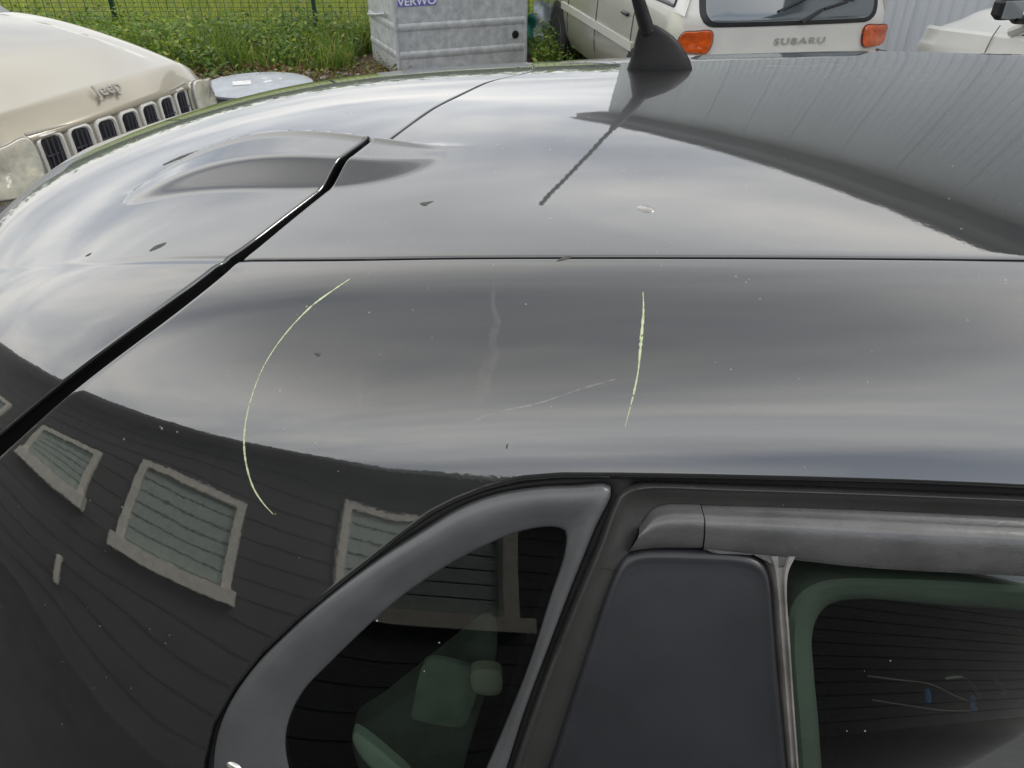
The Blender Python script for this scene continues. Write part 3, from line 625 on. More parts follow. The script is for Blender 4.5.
sheet('ground', -900, 900, -900, 900, -.012, M['meadow'], 30)
sheet('car_park', -30, 30, -30, 40, 0.0, M['asphalt'], 30)
sheet('soil_verge', -30, 1.3, 8.25, 10.1, .006, M['soil'], 90, .0, edge=.07)
sheet('meadow', -60, 1.7, 9.95, 90, .012, M['meadow'], 80, .0, edge=.05)

# ---- grass and weeds: many small blades, real geometry
def blades(name, n, xr, yr, hmin, hmax, wid, cols, lean=.5, dens=None, z0=0.0, seg=2, leaf=False, mats=None):
    x = rng.uniform(*xr, n * 3); y = rng.uniform(*yr, n * 3)
    if dens is not None:
        k = rng.random(n * 3) < dens(x, y); x, y = x[k], y[k]
    x, y = x[:n], y[:n]; n = len(x)
    h = rng.uniform(hmin, hmax, n) * (.6 + .8 * rng.random(n)); az = rng.uniform(0, 2 * np.pi, n); ln = lean * rng.random(n) * h
    fa = rng.uniform(0, 2 * np.pi, n); w = wid * (.6 + .8 * rng.random(n))
    bx, by = np.cos(fa) * w / 2, np.sin(fa) * w / 2; lx, ly = np.cos(az) * ln, np.sin(az) * ln
    if leaf:
        zc = z0 + rng.random(n) ** .7 * h; L = w * rng.uniform(.9, 1.8, n); ti = rng.uniform(-.7, .7, n)
        dx, dy, dz = np.cos(az) * L, np.sin(az) * L, ti * L
        px, py = -np.sin(az) * w * .45, np.cos(az) * w * .45; rz = rng.uniform(-.5, .5, n) * w * .6
        V = np.stack([np.stack([x, y, zc], 1), np.stack([x + dx * .5 + px, y + dy * .5 + py, zc + dz * .5 + rz], 1), np.stack([x + dx, y + dy, zc + dz], 1), np.stack([x + dx * .5 - px, y + dy * .5 - py, zc + dz * .5 - rz], 1)], 1)
        F = np.arange(n * 4).reshape(n, 4); V = V.reshape(-1, 3)
    else:
        V = np.stack([np.stack([x - bx, y - by, z0 + 0 * x], 1), np.stack([x + bx, y + by, z0 + 0 * x], 1),
                      np.stack([x + bx * .7 + lx * .35, y + by * .7 + ly * .35, z0 + h * .6], 1), np.stack([x - bx * .7 + lx * .35, y - by * .7 + ly * .35, z0 + h * .6], 1),
                      np.stack([x + lx, y + ly, z0 + h], 1)], 1).reshape(-1, 3)
        a = np.arange(n)[:, None] * 5; F = np.concatenate([np.concatenate([a, a + 1, a + 2, a + 3], 1), np.concatenate([a + 3, a + 2, a + 4, a + 4], 1)]); 
        F = [tuple(q) if q[2] != q[3] else tuple(q[:3]) for q in F.tolist()]
    o = mesh_obj(name, V, F if isinstance(F, list) else F.tolist(), None, None, smooth=False, kind='stuff')
    ms = mats; 
    for m in ms: o.data.materials.append(m)
    npoly = len(o.data.polygons); idx = rng.integers(0, len(ms), n)
    mi = np.concatenate([idx, idx])[:npoly] if not leaf else idx
    o.data.polygons.foreach_set('material_index', mi.astype(int)); return o
def leafmat(name, c, c2):
    m = mat(name, c, .55, base2=c2, vscale=1.5); nt = m.node_tree; b = nt.nodes['Principled BSDF']
    tr = nt.nodes.new('ShaderNodeBsdfTranslucent'); tr.inputs[0].default_value = (c[0] * 1.6, c[1] * 1.6, c[2], 1)
    mx = nt.nodes.new('ShaderNodeMixShader'); mx.inputs[0].default_value = .35
    o = nt.nodes['Material Output']; nt.links.new(b.outputs[0], mx.inputs[1]); nt.links.new(tr.outputs[0], mx.inputs[2]); nt.links.new(mx.outputs[0], o.inputs[0]); return m
G = [leafmat('grass_light', (.34, .40, .08), (.23, .30, .055)), leafmat('grass_mid', (.18, .25, .05), (.11, .17, .03)), leafmat('grass_dry', (.34, .31, .13), (.22, .21, .08)), leafmat('weed_leaf', (.14, .25, .04), (.08, .16, .028)), leafmat('weed_dark', (.07, .13, .03), (.04, .085, .02)), leafmat('weed_red', (.22, .10, .055), (.12, .07, .04))]
def clump(x, y):
    return np.clip(.5 + .5 * np.sin(x * 2.1 + 1.3 * np.sin(y * 1.7)) * np.cos(y * 2.6 + x * .7) + .25 * np.sin(x * 6.3 + y * 5), .12, 1)
tag_ = lambda o, l_, c_: (o.__setitem__('label', l_), o.__setitem__('category', c_))
g = blades('meadow_grass', 72000, (-11, 1.6), (10.3, 19), .10, .26, .012, None, .9, None, 0, mats=[G[0], G[0], G[1], G[1], G[2]]); tag_(g, 'bright green unmown grass behind the wire fence', 'grass')
g = blades('verge_grass', 26000, (-8, .9), (8.75, 10.4), .10, .34, .011, None, .9, lambda x, y: clump(x, y) * np.where((x > -1.75) & (x < .25) & (y < 9.75), 0, 1), 0, mats=[G[0], G[1], G[3], G[3], G[2], G[4]]); tag_(g, 'rank grass along the foot of the wire fence', 'grass')
def dens_w(x, y): return clump(x * .8, y) * np.clip((y - 8.45) / .5, 0, 1) * np.where((x > -2.4) & (x < -1.2), .30, 1) * np.where((x > -1.75) & (x < .25) & (y < 9.75), 0, 1) * np.where((x > -3.1) & (x < -1.2) & (y < 8.9), .15, 1)
g = blades('leafy_weeds', 52000, (-7.5, 2.6), (8.45, 10.7), .10, .40, .040, None, .3, dens_w, 0, leaf=True, mats=[G[3], G[3], G[4], G[0], G[1]]); tag_(g, 'leafy green weeds growing beside the car park edge', 'weeds')
g = blades('low_ground_cover', 5200, (-4.6, -1.0), (8.22, 9.2), .02, .12, .030, None, .3, None, 0, leaf=True, mats=[G[5], G[5], G[2], G[3]]); tag_(g, 'low reddish ground cover on the bare soil beside the steel container', 'weeds')
# pale stones on the soil
mbst = MB()
for k in range(70):
    x, y = rng.uniform(-3.6, -1.2), rng.uniform(8.3, 8.9); r_ = rng.uniform(.012, .04)
    mbst.lathe([(r_ * .6, 0), (r_, r_ * .3), (r_ * .7, r_ * .7), (r_ * .2, r_ * .85)], (x, y, .004), 6)
o = mbst.build('loose_stones', mat('pale_stone', (.42, .40, .38), .85, var=.25, vscale=20), kind='stuff'); tag_(o, 'loose pale stones scattered on the reddish soil', 'stones')
# far hedge on the horizon, seen only as reflections
g = blades('distant_hedge', 26000, (-130, 90), (85, 95), 3.0, 6.5, 1.2, None, .3, None, 0, leaf=True, mats=[G[4], G[3]]); tag_(g, 'dark green tree belt along the far end of the meadow', 'trees')

# ------------------------------------------------------------------ wire fence
FY = 10.35
M['fence'] = mat('dark_green_coating', (.012, .050, .030), .4, var=.2, vscale=12)
FE = empty('wire_fence', (-2.4, FY, 0), 'green welded wire fence on slim posts in front of the meadow', 'fence'); FE['_world'] = [-2.4, FY, 0.0]
for k in range(6):
    x = -9.80 + k * 2.46; b = MB(); b.box((x, FY + .03, .75), (.045, .06, 1.5), bevel=.006); b.build('post', M['fence'], FE)
wm = MB()
for x in np.arange(-9.8, 2.55, .10): wm.box((x, FY, .72), (.0052, .0052, 1.42))
for z in np.arange(.03, 1.46, .05): wm.box((-3.65, FY - .0055, z), (12.3, .0052, .0045))
wm.build('wire_mesh', mat('faded_green_wire', (.035, .065, .040), .5, var=.3), FE, smooth=False, kind='stuff')

# ------------------------------------------------------------------ big grey warehouse (forward right)
def wall_frame(phi, D):
    w = np.array([math.sin(R(phi)), math.cos(R(phi)), 0]); u = np.array([w[1], -w[0], 0]); return w, u
M['cladding'] = mat('blue_grey_sheet', (.47, .495, .53), .42, .0, var=.06, vscale=1.2, bump=.0004, bscale=20, streak=(1, 1, .12))
M['darktrim'] = mat('dark_anthracite', (.012, .012, .013), .5, var=.2, vscale=6)
def warehouse():
    phi, D, H = 65.0, 8.35, 6.85; w, u = wall_frame(phi, D)       # u points to -X... towards the far left corner
    def P(a, h, out=0.0): return tuple(w * (D - out) + u * a + np.array([0, 0, h]))
    # u = (cos, -sin): a negative runs away to the left
    a0 = D * math.tan(R(7.3 - 65)); a1 = 16.0
    B = empty('warehouse', P((a0 + a1) / 2, 0), 'large blue-grey corrugated metal building behind the silver estate and the white car', 'building'); B['_world'] = list(map(float, P((a0 + a1) / 2, 0)))
    pw = 1.05; a = a0; 
    while a < a1 - .01:                       # separate sheets with ribs, standing joint between them
        b = min(a + pw, a1); n = 30; q = np.linspace(a + .004, b - .004, n * 4); ph = ((q - a) / .15) % 1
        o_ = np.clip(np.abs(ph - .5) * 5 - .8, 0, 1) * .015
        rows = [[P(x, z, off) for x, off in zip(q, o_)] for z in (0.0, 2.7, 5.4, H)]
        grid_obj('cladding_sheet', np.array(rows), M['cladding'], B, smooth=False); 
        j = MB(); c = P(b, H / 2, .012); j.box(c, (.022, .02, H), rz=math.atan2(u[1], u[0])); j.build('joint_strip', M['cladding'], B); a = b
    ang = math.atan2(u[1], u[0])
    m_ = MB(); c = P((a0 + a1) / 2 , H + .10, .25); m_.box(c, (a1 - a0 + .6, .62, .10), rz=ang); m_.build('soffit', M['darktrim'], B)
    m_ = MB(); c = P((a0 + a1) / 2, H + .27, .52); m_.box(c, (a1 - a0 + .6, .05, .26), rz=ang); m_.build('fascia', M['darktrim'], B)
    m_ = MB(); m_.tube([P(a0 - .35, H + .42, .60), P(a1 + .3, H + .42, .60)], .065, 10); m_.build('gutter', mat('zinc', (.10, .10, .105), .5, .1, var=.2), B)
    # other walls and roof
    back = MB(); dd = w * 12
    c0, c1 = np.array(P(a0, 0)), np.array(P(a1, 0)); h = np.array([0, 0, H])
    back.add([c0, c0 + dd, c0 + dd + h, c0 + h, c1, c1 + dd, c1 + dd + h, c1 + h], [(0, 1, 2, 3), (4, 7, 6, 5), (1, 5, 6, 2)]); back.build('side_wall', M['cladding'], B)
    rf = MB(); rf.add([c0 + h * 1.055 , c1 + h * 1.055, c1 + dd + h * 1.2, c0 + dd + h * 1.2], [(0, 1, 2, 3)]); rf.build('roof', M['darktrim'], B)
warehouse()

# ------------------------------------------------------------------ dark boarded building behind the camera (it shows in the paint and the glass)
def boarded_house():
    phi, D, H = -139.5, 5.0, 4.3; w, u = wall_frame(phi, D); ang = math.atan2(u[1], u[0])
    def P(a, h, out=0.0): return tuple(map(float, w * (D - out) + u * a + np.array([0, 0, h])))
    a0, a1 = -70.0, 22.0
    B = empty('boarded_building', P(0, 0), 'dark grey boarded building with white framed windows mirrored in the car side', 'building'); B['_world'] = list(P(0, 0))
    mbrd = mat('charcoal_board', (.085, .088, .088), .75, var=.18, vscale=3, bump=.003, bscale=30, streak=(.2, .2, 1)); ex = .30
    for k in range(int(H / ex) + 1):
        z0 = k * ex; z1 = min(z0 + ex, H)
        if z1 - z0 < .05: continue
        b = MB(); v = [P(a0, z0, .030), P(a1, z0, .030), P(a1, z1 + .01, .012), P(a0, z1 + .01, .012), P(a0, z0, .008), P(a1, z0, .008)]
        b.add(v, [(0, 1, 2, 3), (4, 5, 1, 0)]); b.build('board', mbrd, B, smooth=False)
    bk = MB(); bk.box(P((a0 + a1) / 2, H / 2, -3.0), (a1 - a0, 6.0, H), rz=ang); bk.build('wall', M['darktrim'], B)
    r_ = MB(); r_.box(P((a0 + a1) / 2, H + .06, -2.8), (a1 - a0 + .3, 6.7, .10), rz=ang); r_.build('roof', M['darktrim'], B)
    fm = mat('cream_window_frame', (.80, .77, .68), .5, var=.12, vscale=10); sl = mat('grey_green_shutter', (.44, .51, .47), .5, var=.1, vscale=8); pm = glass('house_pane', (.5, .55, .52))
    for c, wd, z0, z1 in ((1.05, 2.05, 1.80, 3.12), (4.1, 1.9, 2.0, 2.86), (-3.2, 2.4, 2.12, 3.72), (7.9, 1.9, 1.70, 2.86)):
        b = MB()
        for (ca, cz, da, dz, o_) in ((c - wd / 2, (z0 + z1) / 2, .17, z1 - z0 + .1, .07), (c + wd / 2, (z0 + z1) / 2, .17, z1 - z0 + .1, .07), (c, z1, wd + .17, .12, .072)):
            b.box(P(ca, cz, o_), (da, .12, dz), rz=ang)
        fr_ = b.build('window', fm, B)
        b = MB(); b.box(P(c, z0 - .06, .12), (wd + .34, .22, .22), rz=ang); b.build('window_sill', fm, B)
        n = 6; hh = (z1 - z0 - .1) / n
        for k in range(n):
            b = MB(); b.box(P(c, z0 + .07 + hh * (k + .5), .055), (wd - .17, .02, hh * .93), rz=ang, bevel=.008); b.build('shutter_slat', sl, B)
    for a_, z in ((5.6, 1.0), (3.2, 0.75)):
        b = MB(); b.box(P(a_, z, .10), (.12, .10, .45), rz=ang, bevel=.02); b.build('wall_lamp', fm, B)
boarded_house()

# ------------------------------------------------------------------ galvanised container
def container():
    c0 = Vector((-1.175, 8.48, 0)); f = Vector((.93, .367, 0)); sd_ = Vector((-.40, .917, 0)); L, Wd, H = 1.42, 1.06, 1.35
    C = empty('steel_container', c0, 'galvanised steel waste container standing at the grass edge between lid and silver estate', 'container'); C['_world'] = list(c0)
    zm = mat('galvanised_zinc', (.64, .66, .67), .5, .2, base2=(.44, .46, .47), vscale=14, bump=.0006, bscale=30, detail=8)
    ang = math.atan2(f.y, f.x)
    def P(a, b_, z): return tuple(c0 + f * a + sd_ * b_ + Vector((0, 0, z)))
    fr = MB(); fr.add([P(0, 0, .02), P(L, 0, .02), P(L, 0, H), P(0, 0, H), P(0, -.0, .02)], [(0, 1, 2, 3)])
    v = [P(0, 0, .02), P(L, 0, .02), P(L, Wd, .02), P(0, Wd, .02), P(0, 0, H), P(L, 0, H), P(L, Wd, H), P(0, Wd, H)]
    b = MB(); b.add(v, [(3, 2, 1, 0), (4, 5, 6, 7), (0, 1, 5, 4), (1, 2, 6, 5), (2, 3, 7, 6), (3, 0, 4, 7)]); b.build('body', zm, C)
    def rib(p, q, out, z, h=.045):
        p, q = Vector(p), Vector(q); o_ = Vector(out); b = MB()
        prof = [(0, -h), (.007, -h * .6), (.009, 0), (.006, h * .4), (0, h * .7)]
        rows = [[tuple(p + o_ * (d + .001) + Vector((0, 0, z + k))) for d, k in prof], [tuple(q + o_ * (d + .001) + Vector((0, 0, z + k))) for d, k in prof]]
        b.grid(np.array(rows)); b.build('rib', zm, C)
    of = tuple(-sd_.normalized()); ol = tuple(-f)
    for z in (.235, .50, .86, 1.16):
        rib(P(.0, 0, 0), P(L, 0, 0), (-f.cross(Vector((0, 0, 1)))) * -1, z); rib(P(0, Wd, 0), P(0, 0, 0), ol, z)
    for a, b_ in ((0, 0), (L, 0)):
        m_ = MB(); m_.box(P(a, b_, H / 2 + .01), (.035, .035, H), rz=ang, bevel=.008); m_.build('corner_post', zm, C)
    nf = f.cross(Vector((0, 0, 1))).normalized()          # outward normal of the front face
    if nf.y > 0: nf = -nf
    m_ = MB(); m_.lathe([(.030, 0), (.038, .004), (.038, .012), (.02, .018)], tuple(Vector(P(1.30, 0, .36)) + nf * .001), 18, Vector((0, 0, 1)).rotation_difference(nf).to_matrix()); m_.build('vent_cap', M['shell'], C)
    stk = mat('blue_sticker', (.16, .17, .55), .4, var=.1)
    m_ = MB(); m_.box(tuple(Vector(P(.235, 0, .742)) + nf * .003), (.40, .004, .105), rz=ang); m_.build('sticker', stk, C)
    mx = Matrix.Translation(Vector(P(.235, 0, .700)) + nf * .007 - c0) @ Matrix.Rotation(ang, 4, 'Z') @ Matrix.Rotation(R(90), 4, 'X')
    text_obj('lettering', 'VERWO', .098, mat('white_print', (.85, .85, .85), .5), C, mx, .001, .002, 1.15)
    m_ = MB(); m_.box(tuple(Vector(P(1.36, 0, .715)) + nf * .003), (.09, .004, .05), rz=ang); m_.build('small_label', mat('scuffed_white', (.7, .7, .7), .6, var=.3, vscale=60), C)
    # pull bar on the narrow side
    m_ = MB(); m_.tube([tuple(Vector(P(0, y, .60 - .05 * i)) - f * .035) for i, y in enumerate((.25, .55, .95))], .012, 8); m_.build('pull_bar', zm, C)
    for y in (.12, .98):
        for a in (.12, 1.3):
            m_ = MB(); m_.box(P(a, y, .012), (.07, .07, .024), rz=ang); m_.build('foot', M['darktrim'], C)
container()

# ------------------------------------------------------------------ round lid on the ground
def lid():
    c = (-2.48, 7.85, 0); L = empty('round_lid', c, 'round pale grey lid lying flat on the ground beside the beige off-roader', 'lid')
    g_ = mat('painted_grey_lid', (.40, .43, .46), .45, .1, var=.15, vscale=6, bump=.001, bscale=20)
    b = MB(); b.lathe([(.47, .02), (.49, .05), (.525, .075), (.53, .095), (.51, .103), (.30, .115), (.02, .122)], (0, 0, 0), 56); b.build('disc', g_, L)
    b = MB(); b.lathe([(.44, 0), (.44, .03)], (0, 0, 0), 40); b.build('collar', M['darktrim'], L)
    w_ = mat('white_paper_label', (.75, .75, .74), .6, var=.12, vscale=30)
    b = MB(); b.box((-.13, -.06, .1225), (.17, .17, .004), rz=.3); b.build('paper_label', w_, L)
    for x, y, s_ in ((.10, .02, .09), (.20, .12, .05), (.04, .14, .05)):
        b = MB(); b.box((x, y, .1190), (s_, s_ * .6, .004), rz=x * 9); b.build('paper_label', w_, L)
lid()

# ------------------------------------------------------------------ crumpled sheet by the fence
def tarp():
    T = empty('plastic_sheet', (.33, 9.65, 0), 'crumpled white and teal plastic sheet between the container and the silver estate', 'sheet'); T['_world'] = [.33, 9.65, 0.]
    def cloth(name, x0, x1, y, z0, z1, m, ph):
        X, Z = np.meshgrid(np.linspace(x0, x1, 26), np.linspace(z0, z1, 18), indexing='ij')
        Y = y + .05 * np.sin(X * 31 + ph) + .035 * np.sin(Z * 27 + X * 19 + ph) + .05 * (Z - z0); Z = Z + .03 * np.sin(X * 23 + ph)
        grid_obj(name, np.stack([X, Y, Z], -1), m, T)
    cloth('white_sheet', .25, .62, 9.6, .02, .58, mat('white_plastic', (.62, .70, .74), .35, var=.15, vscale=14), .3)
    cloth('teal_sheet', .10, .27, 9.66, .02, .44, mat('teal_plastic', (.05, .26, .20), .4, var=.2, vscale=14), 1.9)
tarp()

# ------------------------------------------------------------------ vehicles in the background
M['champagne'] = mat('champagne_paint', (.335, .305, .238), .38, .35, coat=.8, coat_rough=.05, var=.03, vscale=3, bump=.00002, bscale=200)
M['champdark'] = mat('champagne_inner', (.27, .255, .22), .45, .2)
M['white_paint'] = mat('white_paint', (.74, .73, .69), .35, 0, coat=.8, coat_rough=.05, var=.03, vscale=3)
M['silver_beige'] = mat('two_tone_beige', (.40, .395, .33), .35, .4, coat=.7, coat_rough=.06, var=.04, vscale=3)
M['tyre'] = mat('tyre_rubber', (.020, .020, .020), .8, var=.2, vscale=20, bump=.001, bscale=80)
M['alloy'] = mat('wheel_alloy', (.50, .50, .48), .35, .7, var=.12)
M['carglass'] = mat('dark_car_glass', (.035, .042, .048), .05, 0, ior=1.55, coat=1, coat_rough=.01)
M['blacktrim'] = mat('black_trim', (.020, .020, .022), .45, var=.2)
M['lens'] = mat('clear_headlamp', (.74, .71, .58), .12, .1, coat=1, coat_rough=.02, base2=(.50, .50, .43), vscale=16, bump=.004, bscale=22)
M['amber'] = mat('orange_lens', (.66, .10, .012), .18, 0, coat=1, var=.25, vscale=22, bump=.002, bscale=50)
M['redlens'] = mat('red_lens', (.45, .03, .02), .18, 0, coat=1, var=.2, vscale=22)

M['silver_white'] = mat('pale_moulding', (.62, .61, .55), .4, .1, coat=.5); M['greygap'] = mat('grey_recess', (.20, .19, .18), .6)
def wheel(root, x, y, r_=.32, wd=.2, side=1):
    rot = Matrix.Rotation(R(90), 3, 'X'); h = wd / 2
    b = MB(); b.lathe([(r_ * .62, -h), (r_ * .93, -h), (r_, -h * .6), (r_, h * .6), (r_ * .93, h), (r_ * .62, h)], (x, y, r_), 36, rot); W_ = b.build('wheel', M['tyre'], root)
    b = MB(); b.lathe([(.02, h * .5), (r_ * .18, h * .55), (r_ * .5, h * .25), (r_ * .56, h * .8), (r_ * .63, h * 1.02), (r_ * .63, -h)], (x, y, r_), 36, rot if side < 0 else Matrix.Rotation(R(-90), 3, 'X')); o = b.build('rim', M['alloy'], root); o.parent = W_
    return W_

def prism_patch(name, loop, nrm, th, m, root, n=60, bev=.3, smooth_pts=True, label=None):
    """plate with softened edge from a 3-D loop"""
    c = catmull(loop, n, True) if smooth_pts else np.array(loop, float); n = len(c); nr = np.array(nrm, float); nr /= np.linalg.norm(nr); ce = c.mean(0); rows = []
    for f_, d in ((1.0, -th), (1.0, th * (1 - bev)), (1 - .02, th * .9), (.94, th), (.5, th), (.03, th)):
        rows.append(ce + (c - ce) * f_ + nr * d)
    P = np.array(rows); f = grid_faces(len(rows), n, wrap=True).tolist(); f.append(list(range((len(rows) - 1) * n, len(rows) * n)))
    return mesh_obj(name, P.reshape(-1, 3), f, m, root, sharp=50, label=label)
def rrect(cx, cz, w, h, r_=.3, top=0):     # rounded rectangle in (a, b)
    pts = []
    for sx, sz in ((1, 1), (-1, 1), (-1, -1), (1, -1)):
        for k in range(5):
            q = R(90 * k / 4 + {(1, 1): 0, (-1, 1): 90, (-1, -1): 180, (1, -1): 270}[(sx, sz)]); pts.append((cx + sx * (w / 2 - r_) + r_ * math.cos(q), cz + sz * (h / 2 - r_) + r_ * math.sin(q)))
    return pts

# ---- beige off-roader: local x forward, y to its left (far side), z up
def offroader():
    h = R(-20); J = empty('offroad_car', (-1.743, 3.618, 0), 'champagne beige off-roader with seven slot grille parked left of the black car', 'car', rz=h); J.scale = (1.055,) * 3
    hw = .70
    # bonnet
    y = np.linspace(-1, 1, 61); x = np.linspace(0, 1, 60)
    Xg, Yg = np.meshgrid(x, y, indexing='ij')
    def hood(xn, yn):
        X = .0 - 1.22 * xn; Wd = .64 + .09 * np.clip(xn * 1.1, 0, 1) ** .7; Y = yn * Wd
        X = X - .10 * yn ** 2 * (1 - xn) - .02
        Z = .965 + .195 * (1 - (1 - xn) ** 1.6) - .035 * yn ** 2 - .06 * np.clip(np.abs(yn) - .82, 0, 1) ** 1.5 * 8
        rr = .026 * (1 - sst(.50, .555, np.abs(yn) - .16 * (1 - xn))) * sst(.10, .45, xn)
        Z = Z + rr - .070 * np.clip(1 - xn / .085, 0, 1) ** 1.15
        return np.stack([X, Y, Z], -1)
    P = hood(Xg, Yg); lip = P[0].copy(); lip[:, 2] -= .012; lip[:, 0] -= .006; lip2 = lip.copy(); lip2[:, 2] -= .002; lip2[:, 0] -= .05
    grid_obj('bonnet', np.concatenate([[lip2, lip], P]), M['champagne'], J, sharp=0)
    # grille panel under it
    gy = np.linspace(-.46, .46, 60); rows = []
    def gface(yv, z):
        t = (.905 - z) / .32; return np.array([-.028 - .10 * (yv / .60) ** 2 + .030 * t - .01 * t * t, yv, z])
    for z, dx in ((.905, -.06), (.905, -.008), (.900, 0), (.84, 0), (.76, 0), (.68, 0), (.60, 0), (.595, -.05)):
        rows.append([gface(v, z) + np.array([dx, 0, 0]) for v in gy])
    grid_obj('grille_panel', np.array(rows), M['champdark'], J, sharp=50)
    for k in range(7):
        yc = (k - 3) * .128; w_, h_ = .078, .200; zc_ = .775
        def ring(w2, h2, off, r2):
            out = []
            for a, b in rrect(0, 0, w2, h2, r2): p = gface(yc + a, zc_ + b); out.append(p + np.array([off, 0, 0]))
            return np.array(out)
        rr = [ring(w_ + .034, h_ + .034, -.002, .03), ring(w_ + .030, h_ + .030, .007, .029), ring(w_ + .012, h_ + .012, .010, .024), ring(w_, h_, .004, .020), ring(w_, h_, -.003, .020)]
        Pq = np.array(rr); sl = mesh_obj('grille_surround', Pq.reshape(-1, 3), grid_faces(5, 20, wrap=True), M['chromebeige'], J, sharp=40)
        Pq = np.array([ring(w_ + .001, h_ + .001, .0015, .020)]); b = MB(); b.add(Pq[0], [tuple(range(20))]); o = b.build('slot', M['blacktrim'], J); o.parent = sl
        b = MB()
        for v in np.linspace(-.5, .5, 5)[1:-1]:
            q = gface(yc + v * w_, zc_); b.box((q[0] + .006, q[1], zc_), (.006, .004, h_ * .96))
        for v in (-.12, .16): q = gface(yc, zc_ + v * h_); b.box((q[0] + .005, yc, q[2]), (.005, w_ * .95, .005))
        o = b.build('slot_bars', M['darkbar'], J); o.parent = sl
    # headlights, bumper, fenders
    for sgn in (-1, 1):
        lp = [(-.065, .475, .893), (-.075, .58, .888), (-.115, .655, .872), (-.15, .70, .80), (-.14, .70, .715), (-.09, .62, .695), (-.055, .49, .695)]
        lp = [(a, b * sgn, c) for a, b, c in lp]; hl = prism_patch('headlight', lp, (1, .45 * sgn, .25), .018, M['lens'], J)
        b = MB(); q = catmull(lp, 40, True); b.tube([tuple(p + np.array([.004, 0, 0])) for p in q] + [tuple(q[0] + np.array([.004, 0, 0]))], .006, 6); o = b.build('headlight_seal', M['greygap'], J); o.parent = hl
        gr = [(-.072, .468, .895), (-.062, .478, .895), (-.052, .49, .69), (-.064, .475, .69)]
        ind = [(-.065, .49, .685), (-.12, .60, .683), (-.215, .677, .70), (-.215, .677, .64), (-.12, .605, .625), (-.06, .49, .63)]
        prism_patch('indicator', [(a, b * sgn, c) for a, b, c in ind], (1, .45 * sgn, 0), .016, M['amberclear'], J)
        xs_ = np.linspace(0, 1, 40); sec = []
        for t in xs_:
            X = -.235 - 1.15 * t + .02; top = .885 + .21 * (t ** .8); ring = [(X + .05 * (1 - t), sgn * (.602 + .115 * min(1, t * 1.3)), top + .010), (X, sgn * (.66 + .085 * min(1, t * 1.3)), top - .008), (X, sgn * (.70 + .07 * t), top - .05), (X, sgn * (.745 + .055 * t), top - .13), (X, sgn * (.78 + .04 * t), .62), (X, sgn * .80, .40)]
            sec.append(ring)
        grid_obj('front_wing', np.array(sec), M['champagne'], J, sharp=50)
        wheel(J, -.78, sgn * .72, .36, .22, 1 if sgn > 0 else -1); wheel(J, -3.45, sgn * .72, .36, .22, 1 if sgn > 0 else -1)
    rows = []
    for z, dx in ((.625, -.04), (.620, .03), (.60, .075), (.52, .085), (.42, .08), (.34, .03)):
        rows.append([(.0 + dx - .16 * (v / .85) ** 2 - .10 * (abs(v) / .85) ** 8, v, z) for v in np.linspace(-.85, .85, 50)])
    grid_obj('bumper', np.array(rows), M['champdark'], J, sharp=50)
    # cowl, windscreen, cabin
    b = MB(); b.grid(np.array([[(-1.245, v, 1.115 - .03 * (v / .7) ** 2), (-1.36, v, 1.135 - .03 * (v / .7) ** 2)] for v in np.linspace(-.74, .74, 30)])); b.build('cowl', M['blacktrim'], J)
    ws = [[(-1.35 - .70 * t, v * (1 - .14 * t), 1.13 + .45 * t - .04 * (v / .7) ** 2) for v in np.linspace(-.72, .72, 30)] for t in np.linspace(0, 1, 12)]
    grid_obj('windscreen', np.array(ws), M['carglass'], J)
    b = MB(); b.tube([(-1.40, -.45, 1.10), (-1.62, .02, 1.25)], .008, 6); b.build('wiper', M['blacktrim'], J)
    rf = [[(-2.08 - 2.0 * t, v * .86, 1.585 + .05 * math.sin(math.pi * t) - .05 * (v / .7) ** 4) for v in np.linspace(-.72, .72, 24)] for t in np.linspace(0, 1, 14)]
    grid_obj('roof', np.array(rf), M['champagne'], J)
    for sgn in (-1, 1):
        sd_ = [[(-1.42 - 2.72 * t, sgn * a, z) for a, z in ((.755, 1.06), (.80, .95), (.82, .75), (.80, .42))] for t in np.linspace(0, 1, 20)]
        grid_obj('body_side', np.array(sd_), M['champagne'], J)
        gl_ = [[(-1.50 - .55 * u_ - (2.5 - .75 * u_) * t, sgn * (.755 - .13 * u_), 1.065 + .48 * u_) for u_ in np.linspace(0, 1, 5)] for t in np.linspace(0, 1, 12)]
        grid_obj('side_glass', np.array(gl_), M['carglass'], J)
    bk = [[(-4.14 + .06 * u_, v, .42 + 1.15 * u_) for u_ in np.linspace(0, 1, 6)] for v in np.linspace(-.78, .78, 12)]
    grid_obj('tailgate', np.array(bk), M['champagne'], J)
    # lettering on the bonnet's front edge
    mx = Matrix.Translation((-.062, -.02, .960)) @ Matrix.Rotation(R(90), 4, 'Z') @ Matrix.Rotation(R(52), 4, 'X')
    text_obj('lettering', 'Jeep', .072, mat('pewter_badge', (.30, .285, .255), .35, .5), J, mx, .003, .0012, 1.15)
M['chromebeige'] = mat('bright_grille_edge', (.74, .73, .69), .25, .3, coat=.8); M['darkbar'] = mat('slate_bars', (.06, .062, .08), .45); M['amberclear'] = mat('cloudy_indicator', (.60, .50, .36), .2, .1, coat=1, var=.2, vscale=20)
offroader()

